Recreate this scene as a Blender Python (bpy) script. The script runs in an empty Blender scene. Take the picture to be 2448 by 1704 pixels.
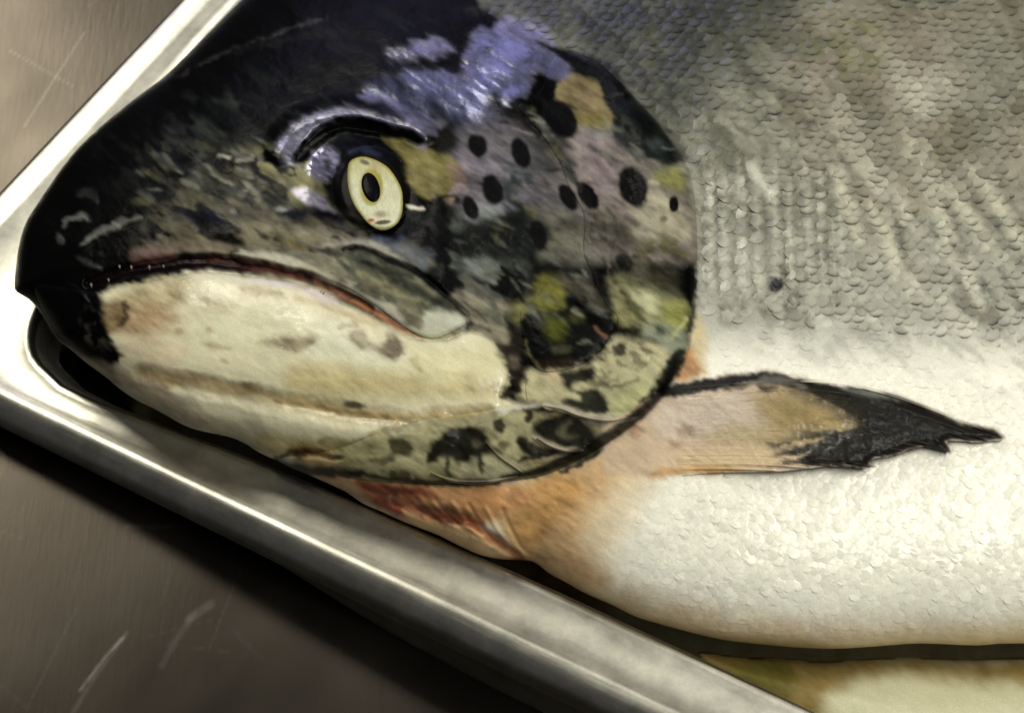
import bpy, math, numpy as np
R = math.radians
sc = bpy.context.scene
col = sc.collection

# ------------------------------------------------------------------ camera
TILT, DIST, FRAME_W, AIM_Z = R(32), 0.60, 0.27, 0.035
PXM = 2448 / FRAME_W                      # photograph pixels per metre at the aim point
PX = 1 / PXM                              # one pixel in metres
FOC = 2448 * DIST / FRAME_W
CAM = np.array([0, -DIST * math.sin(TILT), AIM_Z + DIST * math.cos(TILT)])
cd = bpy.data.cameras.new('camera')
cam = bpy.data.objects.new('camera', cd); col.objects.link(cam)
cam.location = CAM; cam.rotation_euler = (TILT, 0, 0)
cd.sensor_width = 36; cd.lens = 36 * DIST / FRAME_W
cd.dof.use_dof = True; cd.dof.focus_distance = DIST * .965; cd.dof.aperture_fstop = 22.0
cd.clip_start = 0.01; cd.clip_end = 50
sc.camera = cam

def unproject(u, v, z):
    """world point at height z (m) behind photograph pixel (u, v)"""
    u = np.asarray(u, float); v = np.asarray(v, float); z = np.asarray(z, float)
    dx = (u - 1224) / FOC; t = (852 - v) / FOC
    dy = math.sin(TILT) + t * math.cos(TILT)
    dz = -math.cos(TILT) + t * math.sin(TILT)
    k = (z - CAM[2]) / dz
    return np.stack(np.broadcast_arrays(CAM[0] + dx * k, CAM[1] + dy * k, z), -1)

# ------------------------------------------------------------------ light
w = bpy.data.worlds.new('World'); sc.world = w; w.use_nodes = True
bg = w.node_tree.nodes['Background']
bg.inputs[0].default_value = (0.60, 0.62, 0.66, 1); bg.inputs[1].default_value = 0.10

def lamp(name, loc, target, sx, sy, power, color):
    l = bpy.data.lights.new(name, 'AREA'); l.shape = 'RECTANGLE'; l.size = sx; l.size_y = sy
    l.energy = power; l.color = color
    o = bpy.data.objects.new(name, l); col.objects.link(o)
    from mathutils import Vector
    d = Vector(target) - Vector(loc)
    o.location = loc; o.rotation_euler = d.to_track_quat('-Z', 'Y').to_euler()
    return o
lamp('ceiling_light', (-0.62, 1.03, 1.25), (0, 0, 0), 0.44, 0.48, 9.5, (1.0, 0.96, 0.82))
lamp('ceiling_light', (0.30, 0.52, 1.30), (0.1, 0.1, 0), 0.9, 0.34, 1.7, (1.0, 0.97, 0.88))  # dim panel added as ceiling bounce, to brighten the near rim
lamp('ceiling_light', (0.55, -0.30, 1.50), (0.05, 0, 0), 1.2, 0.35, 23, (1.0, 0.97, 0.86))
lamp('window_light', (-0.26, 1.25, 0.60), (0, 0, 0.05), 0.66, 0.42, 2.0, (0.54, 0.51, 1.0))
sc.view_settings.view_transform = 'Standard'; sc.view_settings.look = 'None'
sc.view_settings.exposure = 0.0; sc.view_settings.gamma = 1
sc.cycles.use_denoising = True
sc.cycles.max_bounces = 6

# ------------------------------------------------------------------ numpy helpers
rng = np.random.default_rng(7)
_tab = rng.random((8, 256, 256))
def vnoise(x, y, k=0):
    x = x + 1000.3; y = y + 1000.7
    xi = np.floor(x).astype(int); yi = np.floor(y).astype(int)
    fx = x - xi; fy = y - yi
    fx = fx * fx * (3 - 2 * fx); fy = fy * fy * (3 - 2 * fy)
    t = _tab[k % 8]; a = xi & 255; b = (xi + 1) & 255; c = yi & 255; d = (yi + 1) & 255
    return (t[a, c] * (1 - fx) + t[b, c] * fx) * (1 - fy) + (t[a, d] * (1 - fx) + t[b, d] * fx) * fy
def fbm(x, y, scale, k=0, octs=4, ang=0, stretch=1.0):
    """0..1 noise; features stretched along direction ang (degrees, image axes)"""
    c, s = math.cos(R(ang)), math.sin(R(ang))
    p = (x * c + y * s) / (scale * stretch); q = (-x * s + y * c) / scale
    out = 0; amp = 1; tot = 0
    for i in range(octs):
        out = out + amp * vnoise(p * 2 ** i + 17.1 * i, q * 2 ** i + 9.7 * i, k + i); tot += amp; amp *= 0.55
    return out / tot
def sstep(a, b, x):
    t = np.clip((x - a) / (b - a), 0, 1); return t * t * (3 - 2 * t)
def lin(c):
    c = np.asarray(c, float) / 255
    return np.where(c <= 0.04045, c / 12.92, ((c + 0.055) / 1.055) ** 2.4)
def smooth_pts(pts, closed=True, n=5):
    P = np.asarray(pts, float); m = len(P); out = []
    rngi = range(m if closed else m - 1)
    for i in rngi:
        if closed: p0, p1, p2, p3 = P[i - 1], P[i], P[(i + 1) % m], P[(i + 2) % m]
        else: p0, p1, p2, p3 = P[max(i - 1, 0)], P[i], P[i + 1], P[min(i + 2, m - 1)]
        for j in range(n):
            t = j / n
            out.append(0.5 * (2 * p1 + (p2 - p0) * t + (2 * p0 - 5 * p1 + 4 * p2 - p3) * t * t + (3 * p1 - p0 - 3 * p2 + p3) * t ** 3))
    if not closed: out.append(P[-1])
    return np.array(out)
def seg_dist(x, y, P, closed, nearest=False):
    """distance of points to polyline P; signed (+ inside) when closed"""
    shp = x.shape; x = x.ravel(); y = y.ravel()
    best = np.full(x.shape, 1e18); inside = np.zeros(x.shape, bool)
    nx = np.zeros_like(x) if nearest else None; ny = np.zeros_like(x) if nearest else None
    tt = np.zeros_like(x)
    n = len(P); m = n if closed else n - 1
    for i in range(m):
        ax, ay = P[i]; bx, by = P[(i + 1) % n]
        ex, ey = bx - ax, by - ay; L = ex * ex + ey * ey + 1e-12
        t = np.clip(((x - ax) * ex + (y - ay) * ey) / L, 0, 1)
        px = ax + t * ex; py = ay + t * ey
        d = (x - px) ** 2 + (y - py) ** 2
        k = d < best; best[k] = d[k]
        if nearest: nx[k] = px[k]; ny[k] = py[k]
        elif not closed: tt[k] = (i + t[k]) / m
        if closed and ay != by:
            c = ((ay > y) != (by > y)) & (x < ex * (y - ay) / (by - ay) + ax); inside ^= c
    d = np.sqrt(best)
    if closed: d = np.where(inside, d, -d)
    if nearest: return d.reshape(shp), nx.reshape(shp), ny.reshape(shp)
    if closed: return d.reshape(shp)
    return d.reshape(shp), tt.reshape(shp)

# ------------------------------------------------------------------ surveying: reading points off the photograph
def Z(reg, pts):
    ox, oy, f = {'A': (0, 0, 2.664), 'B': (600, 200, 3.552), 'C': (0, 500, 2.664), 'D': (700, 500, 3.552), 'E': (1100, 100, 3.044),
                 'F': (1100, 600, 3.044), 'G': (600, 950, 2.664), 'H': (1500, 800, 2.248), 'I': (1500, 0, 2.248), 'J': (0, 900, 1.988),
                 'K': (1400, 1300, 2.19), 'L': (600, 0, 2.551), 'O': (0, 0, 0.938)}[reg]
    return [(ox + x / f, oy + y / f) for x, y in pts]

# ------------------------------------------------------------------ pigment canvas of the fish skin (side-on layout of the animal)
CS = 3.0; CU0, CV0 = -150, -260
CU = np.arange(CU0, 2760, CS); CV = np.arange(CV0, 1960, CS)
U, V = np.meshgrid(CU, CV)
colr = np.zeros(U.shape + (3,)); rough = np.full(U.shape, 0.45); spec = np.full(U.shape, 0.3); hgt = np.zeros(U.shape); metal = np.zeros(U.shape)

def box(P, pad):
    a = P.min(0) - pad; b = P.max(0) + pad
    i0 = int(np.clip((a[0] - CU0) / CS, 0, len(CU) - 1)); i1 = int(np.clip((b[0] - CU0) / CS + 2, 1, len(CU)))
    j0 = int(np.clip((a[1] - CV0) / CS, 0, len(CV) - 1)); j1 = int(np.clip((b[1] - CV0) / CS + 2, 1, len(CV)))
    return slice(j0, j1), slice(i0, i1)
def put(s, m, c=None, r=None, sp=None, h=None, mt=None):
    if mt is not None: metal[s] += (mt - metal[s]) * m
    if c is not None: colr[s] += (lin(c) - colr[s]) * m[..., None]
    if r is not None: rough[s] += (r - rough[s]) * m
    if sp is not None: spec[s] += (sp - spec[s]) * m
    if h is not None: hgt[s] += h * m
_k = [0]
def fill(pts, c=None, soft=12, a=1.0, wob=0, ws=30, r=None, sp=None, h=None, mt=None, tex=0, tscale=20, smooth=True, ang=30, st=2.0):
    P = smooth_pts(pts) if smooth else np.array(pts, float)
    s = box(P, soft + wob + 4); u, v = U[s], V[s]; _k[0] += 1
    d = seg_dist(u, v, P, True)
    if wob: d = d + (fbm(u, v, ws, _k[0], 4, ang, st) - 0.5) * 2.4 * wob
    m = sstep(-soft, soft, d) * a
    if tex: m = m * np.clip(1 - tex + tex * 2 * sstep(.3, .7, fbm(u, v, tscale, _k[0] + 3, 4, ang, st)), 0, 1)
    put(s, m, c, r, sp, h, mt)
def ell(cx, cy, rx, ry, a=0, c=None, soft=0.15, al=1.0, wob=0.0, **k):
    s = box(np.array([[cx, cy]]), max(rx, ry) * (1.3 + soft)); u, v = U[s] - cx, V[s] - cy; _k[0] += 1
    sa, ca = math.sin(R(a)), math.cos(R(a))
    q = (u * sa + v * ca) / ry; p = (u * ca - v * sa) / rx
    d = 1 - np.sqrt(p * p + q * q)
    if wob: d = d + (fbm(U[s], V[s], min(rx, ry) * .8, _k[0]) - .5) * wob
    put(s, sstep(-soft, soft, d) * al, c, **k)
def line(pts, wd, c=None, soft=None, a=1.0, taper=0.0, wob=0, tex=0, r=None, sp=None, h=None, ws=25):
    P = smooth_pts(pts, False); wd2 = wd / 2; soft = soft if soft is not None else wd2
    s = box(P, wd + soft + 6 + wob); u, v = U[s], V[s]; _k[0] += 1
    d, t = seg_dist(u, v, P, False)
    ww = wd2 * (1 - taper * np.abs(2 * t - 1) ** 2)
    if wob: d = d + (fbm(u, v, ws, _k[0]) - .5) * 2 * wob
    m = (1 - sstep(ww - soft * .5, ww + soft * .5 + .01, d)) * a
    if tex: m = m * np.clip(1 - tex + tex * 2 * sstep(.3, .7, fbm(u, v, 16, _k[0] + 2, 3)), 0, 1)
    put(s, m, c, r, sp, h)
def mottle(pts, c, soft, a, scale, lo=.5, hi=.6, ang=30, st=2.5, k=0, **kw):
    """noise-shaped blotches of one pigment inside a soft polygon"""
    P = smooth_pts(pts); s = box(P, soft + 4); u, v = U[s], V[s]
    m = sstep(-soft, soft, seg_dist(u, v, P, True)) * sstep(lo, hi, fbm(u, v, scale, k, 4, ang, st)) * a
    put(s, m, c, **kw)
def grad(mask_c, m, s=(slice(None), slice(None))):
    put(s, m, mask_c)

# --- trunk ---------------------------------------------------------
colr[:] = lin((118, 118, 102))
put((slice(None), slice(None)), sstep(-250, 420, V - (U - 1500) * .05) * .9, (140, 141, 126))
put((slice(None), slice(None)), sstep(420, 760, V) * .85, (160, 161, 149))
# darker, greener nape
fill([(1150, -100), (1500, -120), (1900, -60), (1850, 60), (1700, 200), (1620, 330), (1500, 240), (1350, 120), (1180, 60)], (54, 60, 50), 120, .9)
mottle([(1300, -120), (2500, -120), (2500, 300), (1700, 420), (1500, 200)], (84, 86, 68), 60, .7, 46, .48, .62, 55, 2.2, 1)
mottle([(1900, 60), (2500, 60), (2500, 640), (2050, 560)], (142, 130, 112), 90, .5, 120, .42, .6, 20, 1.5, 2)
mottle([(2050, 200), (2500, 200), (2500, 760), (2100, 760)], (184, 182, 166), 90, .65, 60, .5, .64, 60, 3.2, 3)
mottle([(1950, 60), (2100, 60), (2100, 180), (1950, 170)], (112, 116, 62), 30, .5, 40, .45, .6, 30, 1, 4)
fill(Z('I', [(1650, 620), (1850, 620), (1850, 850), (1660, 840)]), (125, 114, 80), 30, .4, 10)
mottle([(1650, 250), (2500, 250), (2500, 820), (1660, 780)], (92, 90, 76), 40, .62, 26, .56, .7, 62, 2.4, 5)
# upright folds of skin behind the gill cover
for i in range(13):
    x = 1688 + i * 26 + (i % 3) * 6
    line([(x + (i * 7) % 11 - 22, 330 + (i * 53) % 90), (x - 6, 470), (x + (i * 5) % 13 - 6, 620), (x + 4, 720 + (i * 31) % 60)], 11, (98, 99, 86), 9, .62, .5, 5, .5, h=-3)
    line([(x + 13, 380 + (i * 41) % 80), (x + 9, 520), (x + 14, 690)], 12, (186, 188, 172), 9, .55, .5, 5, .5, h=2)
fill(Z('I', [(640, 880), (700, 900), (790, 1040), (800, 1100), (700, 1000)]), (195, 196, 180), 8, .8, 4)
for a_, b_ in (((1500, 700), (1730, 1350)), ((1700, 1000), (2000, 1400)), ((1300, 1100), (1450, 1500)), ((1850, 900), (2131, 1350)), ((1100, 900), (1250, 1300))):
    line(Z('I', [a_, ((a_[0] + b_[0]) / 2 + 18, (a_[1] + b_[1]) / 2), b_]), 34, (196, 194, 172), 26, .62, .6, 9, .5)
    line(Z('I', [(a_[0] + 70, a_[1] - 60), ((a_[0] + b_[0]) / 2 + 90, (a_[1] + b_[1]) / 2), (b_[0] + 90, b_[1])]), 18, (100, 94, 80), 16, .55, .6, 9, .6)
colr *= np.array([1.01, 1.0, .94])
# pale belly
m = sstep(720, 900, V - 40 * (fbm(U, V, 90, 2, 3) - .5) - (U - 1700) * 0.04)
put((slice(None), slice(None)), m, (232, 231, 215)); rough += (0.42 - rough) * m
mottle([(1700, 780), (2500, 780), (2500, 1000), (2300, 900), (1900, 860)], (160, 160, 148), 40, .5, 26, .5, .65, 40, 2, 6)
fill([(1500, 1280), (2500, 1280), (2500, 1500), (1800, 1460), (1500, 1400)], (236, 236, 218), 120, .7)
fill([(1240, 1290), (1400, 1365), (1530, 1425), (1800, 1485), (2100, 1505), (2500, 1500), (2500, 1600), (1900, 1600), (1400, 1500), (1200, 1380)], (216, 186, 132), 62, 1.0, 16)
fill([(1560, 1150), (1500, 1260), (1400, 1390), (1250, 1330), (1150, 1230), (1280, 1120), (1450, 1060), (1600, 1100)], (212, 186, 136), 60, .75, 14)
fill([(1290, 1130), (1400, 1090), (1500, 1040), (1580, 1000), (1560, 1090), (1460, 1160), (1400, 1290), (1450, 1400), (1330, 1380), (1220, 1310)], (200, 158, 102), 34, .85, 18, 50)
fill([(1150, 1160), (1300, 1130), (1400, 1160), (1330, 1250), (1260, 1320), (1180, 1240), (1100, 1200)], (190, 140, 66), 26, .8, 12)
# orange flesh behind the gill edge
fill(Z('F', [(1690, 450), (1740, 470), (1790, 620), (1800, 800), (1780, 900), (1560, 950), (1560, 850), (1640, 700)]), (200, 182, 132), 14, .9, 4)
fill(Z('F', [(1660, 700), (1720, 760), (1740, 900), (1560, 950), (1570, 850)]), (172, 120, 62), 12, .9, 4)
# throat flesh
fill(Z('G', [(380, 440), (700, 470), (1000, 520), (1500, 540), (1800, 640), (1500, 800), (1500, 860), (1760, 1040), (1700, 1060), (1300, 960), (980, 800), (700, 660), (350, 470)]), (196, 140, 78), 14, .95, 6)
fill(Z('G', [(380, 470), (560, 520), (700, 560), (790, 680), (640, 640), (450, 540)]), (190, 158, 118), 10, .9, 4)
fill(Z('G', [(660, 520), (900, 550), (1100, 560), (1180, 640), (1000, 660), (900, 640), (980, 760), (860, 720), (760, 660)]), (158, 84, 46), 12, .92, 8)
line(Z('G', [(720, 560), (860, 590), (1060, 590)]), 22, (106, 48, 32), 14, .7, .5, 4)
line(Z('G', [(800, 650), (900, 700), (970, 740)]), 20, (146, 58, 36), 10, .9, .3, 3)
line(Z('G', [(900, 650), (1100, 720), (1300, 760), (1450, 800)]), 34, (132, 62, 32), 20, .85, .6, 8, h=-14)
line(Z('G', [(1150, 740), (1250, 790), (1330, 790)]), 16, (110, 44, 26), 10, .8, .5, 4)
line(Z('G', [(1380, 790), (1500, 870), (1620, 950), (1740, 1040)]), 22, (158, 92, 44), 14, .9, .5, 4, h=-12)
fill(Z('G', [(980, 720), (1100, 790), (1300, 820), (1450, 880), (1660, 1010), (1520, 1010), (1300, 930), (1060, 840)]), (212, 178, 122), 10, .9, 4)
line(Z('G', [(960, 700), (1060, 760), (1140, 800)]), 12, (220, 160, 110), 8, .7, .5, 3)

# --- head ground colour ---------------------------------------------
HEAD = Z('O', [(33, 640), (40, 570), (55, 510), (85, 460), (115, 410), (165, 345), (225, 285), (300, 222), (360, 178), (400, 140), (450, 92), (500, 40), (560, -20), (700, -200), (980, -200),
               (1080, 20), (1180, 65), (1250, 105), (1340, 150), (1420, 215), (1500, 310), (1545, 430), (1560, 520), (1563, 640), (1555, 720), (1540, 790), (1500, 860),
               (1480, 890), (1400, 965), (1300, 1035), (1200, 1070), (1130, 1080), (1000, 1085), (830, 1078), (700, 1045), (640, 1025), (580, 1012), (520, 980), (440, 963), (375, 932), (310, 900), (235, 843), (150, 780), (122, 760), (94, 722), (70, 680)])
fill(HEAD, (15, 18, 18), 9, 1, r=.33, sp=.05, smooth=False)
line([(36, 700), (33, 645), (39, 600), (48, 556), (84, 486), (113, 442), (166, 368), (231, 303), (316, 234), (381, 186), (426, 144), (476, 94), (531, 38), (586, -16), (676, -94), (846, -194), (1100, -250)], 44, (15, 18, 18), 16, 1, sp=.05)
mottle(Z('A', [(1200, 600), (2000, 500), (2131, 900), (1700, 1100), (1000, 1000)]), (58, 64, 56), 60, .75, 44, .46, .64, 35, 2, 8)
mottle(Z('A', [(600, 900), (1500, 600), (2300, 300), (2300, 900), (900, 1300)]), (40, 46, 40), 60, .6, 26, .45, .65, 35, 2.5, 9)
mottle([(700, 60), (1250, 20), (1250, 200), (800, 240)], (44, 48, 44), 60, .7, 36, .5, .66, 30, 4, 10)
line(Z('L', [(1250, 60), (1700, 90), (2000, 230), (2250, 420)]), 34, (60, 62, 50), 26, .5, .4, 10, .5)
# highlight streaks painted along the crown, the first over a slight ridge
line(Z('A', [(1060, 520), (1200, 450), (1400, 350), (1600, 270), (2131, 90)]), 9, (80, 78, 70), 9, .5, .6, 5, .9, sp=.3, r=.3, h=4)
line(Z('A', [(1500, 330), (1800, 260), (2131, 200)]), 22, (42, 42, 42), 16, .7, .4, 5, .4)

# --- upper jaw, olive and grey mottles, painted ridge highlights ------------------------------
mottle(Z('A', [(1000, 1300), (1400, 1180), (2131, 1200), (2200, 1560), (1200, 1600), (900, 1560)]), (104, 98, 76), 50, .85, 30, .48, .60, 26, 3, 11)
mottle(Z('A', [(900, 920), (1250, 900), (1700, 1050), (2000, 1150), (2100, 1400), (1500, 1400), (1000, 1150)]), (72, 74, 60), 40, .8, 20, .5, .62, 38, 3, 12)
mottle(Z('A', [(1500, 980), (2000, 980), (2100, 1300), (1700, 1250)]), (138, 134, 88), 30, .8, 24, .44, .58, 30, 2, 13)
fill(Z('A', [(1300, 1030), (1420, 1010), (1560, 1040), (1540, 1110), (1420, 1150), (1320, 1100)]), (34, 30, 28), 14, .9, 6)
line(Z('A', [(1400, 1000), (1460, 1005)]), 10, (170, 170, 150), 6, .8)
line(Z('A', [(1500, 1020), (1620, 1000)]), 12, (140, 138, 118), 7, .8, .4)
for p in ((1350, 1080, 50, 14, 60), (1550, 1210, 22, 10, 70), (1480, 1340, 26, 16, 45), (1560, 1090, 60, 14, 75), (1580, 1125, 50, 12, 72), (1440, 1160, 50, 9, 70), (1380, 1120, 60, 12, 66)):
    ell(p[0] / 2.664, p[1] / 2.664, p[3] / 2.664, p[2] / 2.664, p[4], (140, 140, 120), .5, .7, .5)
line(Z('A', [(970, 980), (1060, 1050), (1140, 1090)]), 22, (96, 96, 82), 14, .85, .5, 5, h=5)
line(Z('A', [(980, 1070), (1040, 1140), (1110, 1190)]), 14, (66, 70, 60), 10, .8, .5, 4)
line(Z('A', [(500, 1250), (560, 1230), (610, 1280)]), 22, (60, 62, 58), 14, .8, .5, 5, h=5)
line(Z('A', [(860, 1290), (960, 1285)]), 14, (92, 90, 62), 12, .8, .5, 4)
line(Z('A', [(400, 1440), (440, 1400), (520, 1375), (560, 1400)]), 14, (112, 114, 108), 10, .75, .5, 4, h=10)  # highlight on a snout ridge, painted grey over the raised stroke
line(Z('A', [(360, 1500), (390, 1530)]), 16, (88, 92, 88), 12, .8, .4, 4, h=5)
line(Z('A', [(520, 1560), (600, 1500), (700, 1450), (800, 1410), (900, 1385)]), 20, (116, 116, 108), 12, .8, .5, 4, h=12)  # longer ridge highlight, also painted in grey
line(Z('A', [(1040, 1430), (1130, 1390), (1220, 1430)]), 30, (94, 92, 78), 16, .7, .4, 6, h=4)
line(Z('C', [(480, 300), (540, 340), (640, 385)]), 10, (70, 72, 70), 8, .7, .4, 3, h=6)
line(Z('C', [(430, 480), (500, 530), (560, 600)]), 14, (84, 84, 80), 10, .7, .5, 4, h=5)
line(Z('C', [(560, 600), (640, 640), (700, 560)]), 12, (60, 60, 58), 10, .5)

# dark eyebrow of the mouth: band between the eye and the upper lip
fill(Z('B', [(180, 980), (330, 1020), (700, 1080), (900, 1150), (1050, 1290), (700, 1230), (300, 1160), (180, 1060)]), (22, 22, 26), 14, .92, 7)
ell(676, 502, 14, 5, 0, (150, 165, 175), .4, .8)
mottle(Z('B', [(0, 1160), (400, 1180), (900, 1240), (1300, 1330), (1500, 1560), (900, 1400), (300, 1420), (0, 1380)]), (130, 124, 98), 26, .85, 30, .34, .5, 20, 2.6, 14)
line(Z('B', [(320, 1330), (450, 1420), (560, 1410)]), 10, (110, 92, 40), 8, .8, .4)
fill(Z('D', [(200, 300), (500, 250), (680, 260), (820, 340), (960, 440), (1000, 490), (850, 440), (700, 340), (520, 300), (380, 330), (200, 340)]), (160, 156, 142), 9, .9, 5, tex=.2)
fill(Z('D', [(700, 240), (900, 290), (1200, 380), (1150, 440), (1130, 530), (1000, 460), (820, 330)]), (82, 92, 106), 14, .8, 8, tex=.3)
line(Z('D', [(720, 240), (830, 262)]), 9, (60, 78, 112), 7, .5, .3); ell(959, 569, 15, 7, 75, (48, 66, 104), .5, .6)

# --- maxilla and lip -------------------------------------------------
fill(Z('C', [(900, 260), (1200, 210), (1500, 230), (2131, 300), (2300, 470), (2131, 560), (1700, 390), (1250, 310), (900, 330)]), (128, 118, 98), 16, .9, 8, tex=.25)
fill(Z('C', [(840, 270), (1000, 230), (1180, 230), (1100, 290), (900, 330)]), (112, 86, 80), 14, .7, 8)
MAX = Z('C', [(1500, 250), (1800, 255)]) + Z('D', [(0, 345), (250, 350), (430, 345), (560, 325), (700, 370), (900, 450), (1100, 590), (1300, 750), (1440, 870), (1480, 950), (1430, 1005), (1250, 1090), (1120, 1090), (1010, 1045), (860, 940), (660, 790), (500, 690), (300, 600), (100, 530)]) + Z('C', [(1850, 410), (1700, 370), (1560, 350), (1480, 320)])
fill(MAX, (118, 116, 92), 7, .95, 3)
mottle(MAX, (70, 74, 62), 8, .85, 26, .46, .58, 38, 3, 15)
fill(Z('D', [(560, 430), (760, 480), (980, 570), (1150, 700), (1380, 860), (1300, 850), (1050, 740), (870, 640), (700, 540)]), (48, 52, 42), 12, .85, 7)
fill(Z('D', [(560, 520), (720, 580), (900, 690), (1050, 760), (1000, 780), (800, 700), (600, 600)]), (140, 136, 98), 12, .85, 6)
fill(Z('D', [(200, 530), (400, 600), (520, 620), (560, 710), (700, 770), (860, 850), (950, 960), (1060, 1030), (1010, 1040), (860, 940), (660, 790), (500, 690), (330, 600)]), (178, 176, 160), 8, .9, 4)
fill(Z('D', [(1120, 900), (1250, 850), (1400, 880), (1480, 950), (1430, 1005), (1250, 1090), (1120, 1085), (1030, 1040), (1100, 980)]), (180, 182, 162), 12, .95, 4)
fill(Z('D', [(880, 770), (1000, 790), (1100, 860), (1090, 980), (1000, 980), (960, 900)]), (112, 106, 84), 12, .75, 7)
ell(1000, 767, 9, 10, 20, (128, 122, 100), .5, .7); ell(882, 690, 12, 22, 50, (104, 98, 76), .5, .8, .4)
fill(Z('C', [(1550, 265), (1750, 285), (1950, 340), (2131, 440), (2131, 500), (1900, 400), (1700, 360), (1560, 340), (1480, 300)]), (176, 172, 150), 8, .95, 4)
line(Z('D', [(420, 350), (560, 328), (700, 375), (850, 440), (1000, 500), (1130, 590), (1290, 730), (1400, 820), (1480, 890)]), 15, (22, 22, 26), 8, .9, .4, 3, h=-9)
line(Z('D', [(150, 350), (280, 350), (390, 385)]), 16, (60, 52, 36), 9, .8, .4, 4)
# --- mouth line -------------------------------------------------------
MOUTH = Z('C', [(560, 470), (850, 380), (1080, 345), (1250, 325), (1500, 345), (1750, 390), (1950, 455)]) + Z('D', [(0, 560), (180, 610), (330, 690), (500, 770), (650, 850), (800, 940), (950, 1040), (1080, 1088)])
line(MOUTH[:7] + MOUTH[7:12], 34, (72, 36, 32), 12, .95, .5, 4, h=-16, r=.3)
line(MOUTH[:5], 40, (28, 18, 22), 22, .85, .3, 5)
line(Z('C', [(850, 340), (950, 310), (1100, 300)]), 20, (104, 70, 64), 12, .8, .4)
line(MOUTH[8:], 20, (122, 78, 50), 8, .9, .4, 3)
line(MOUTH[10:], 9, (182, 120, 76), 6, .7, .5, 2)
line(MOUTH[3:8], 9, (112, 52, 44), 8, .6, .4, 3)
mottle(Z('C', [(1150, 300), (1900, 380), (2131, 520), (2000, 500), (1500, 400), (1150, 380)]), (40, 20, 20), 8, .6, 14, .5, .6, 60, 1, 16)

# --- lower jaw ---------------------------------------------------------
JAW = Z('C', [(640, 540), (800, 490), (1000, 445), (1300, 402), (1600, 430), (1900, 470), (2080, 540)]) + Z('D', [(200, 680), (400, 780), (620, 880), (800, 985), (950, 1075), (1080, 1110), (1300, 1110), (1470, 1040), (1650, 1080), (1720, 1190)]) + \
      Z('F', [(300, 800), (350, 900), (310, 1000), (310, 1050), (500, 1120)]) + [(1300, 965), (1200, 985), (1050, 1000), (900, 1050), (700, 1060)] + [(700, 1100), (617, 1079), (555, 1045), (470, 1027), (400, 994), (330, 960), (285, 925)] + Z('C', [(740, 990), (770, 930), (720, 850), (690, 760), (660, 640)])
fill(JAW, (209, 203, 166), 10, .97, 5, r=.34, sp=.45)
s_all = (slice(None), slice(None))
fill(Z('C', [(800, 520), (1200, 440), (1180, 560), (1000, 700), (740, 780), (720, 620)]), (158, 142, 92), 22, .8, 12)
fill(Z('C', [(820, 620), (1080, 600), (1120, 720), (960, 820), (760, 790)]), (168, 136, 96), 22, .8, 14)
fill(Z('C', [(640, 600), (760, 580), (820, 620), (780, 760), (680, 780)]), (132, 106, 62), 12, .85, 8)
line(Z('C', [(800, 590), (790, 700), (750, 740)]), 18, (80, 58, 38), 10, .8, .5, 5)
fill(Z('C', [(1250, 420), (1600, 440), (1900, 500), (2000, 640), (1700, 620), (1300, 560)]), (212, 206, 172), 26, .8, 12)
fill(Z('C', [(1900, 480), (2131, 560), (2131, 620), (1980, 560)]), (200, 188, 186), 10, .8, 4)
line(Z('C', [(1560, 455), (1740, 470), (1900, 485)]), 9, (206, 196, 200), 8, .8, .5)
line(Z('C', [(1540, 505), (1660, 530), (1800, 540)]), 22, (170, 152, 104), 14, .7, .5, 4)
fill(Z('C', [(1280, 590), (1400, 570), (1500, 640), (1380, 660)]), (158, 140, 102), 16, .7, 8)
fill(Z('C', [(1500, 660), (2131, 640), (2200, 1000), (1700, 900), (1300, 820), (1300, 700)]), (210, 208, 172), 50, .8, 20)
fill(Z('D', [(150, 1180), (500, 1050), (700, 1200), (900, 1300), (700, 1380), (300, 1300)]), (208, 208, 178), 30, .85, 12)
fill(Z('D', [(100, 740), (450, 860), (700, 980), (500, 940), (200, 830), (0, 780)]), (180, 160, 106), 16, .8, 10)
fill(Z('C', [(1650, 840), (1780, 800), (1880, 830), (1940, 880), (1860, 915), (1750, 880)]), (144, 130, 100), 12, .9, 7, tex=.15)
line(Z('C', [(1900, 860), (1980, 840)]), 14, (150, 138, 106), 12, .7, .4, 4)
fill(Z('C', [(1280, 850), (1360, 850), (1470, 890), (1350, 900)]), (164, 148, 108), 9, .8, 5)
line(Z('D', [(400, 1000), (500, 980), (540, 1010)]), 14, (160, 146, 108), 10, .7, .4, 4)
fill(Z('D', [(480, 1060), (600, 1040), (640, 1120), (780, 1150), (800, 1060), (900, 1080), (940, 1160), (880, 1290), (780, 1260), (680, 1190), (560, 1180)]), (128, 112, 82), 10, .88, 7, tex=.25)
fill(Z('D', [(780, 1140), (880, 1090), (930, 1150), (870, 1260), (800, 1220)]), (98, 84, 58), 10, .7, 6)
line(Z('D', [(0, 1120), (100, 1130), (180, 1090)]), 24, (160, 146, 112), 16, .7, .4, 5)
fill(Z('D', [(980, 1260), (1060, 1260), (1110, 1350), (1090, 1390), (1010, 1320)]), (122, 114, 62), 7, .85, 4)
for x, y, a, b in ((1140, 780, 40, 20), (1000, 850, 40, 16), (1330, 770, 30, 14), (1100, 690, 50, 20), (1430, 970, 30, 10), (1250, 1060, 90, 16)):
    ell(x / 2.664, 500 + y / 2.664, b / 2.664 * 1.3, a / 2.664, 70, (168, 146, 106), .6, .75, .5)
fill(Z('C', [(780, 820), (1150, 860), (1150, 1000), (1000, 1030), (840, 960)]), (206, 190, 154), 24, .75, 12)
fill(Z('D', [(1000, 1150), (1600, 1150), (1750, 1350), (1500, 1500), (1100, 1450)]), (204, 198, 146), 40, .7, 14)
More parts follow.
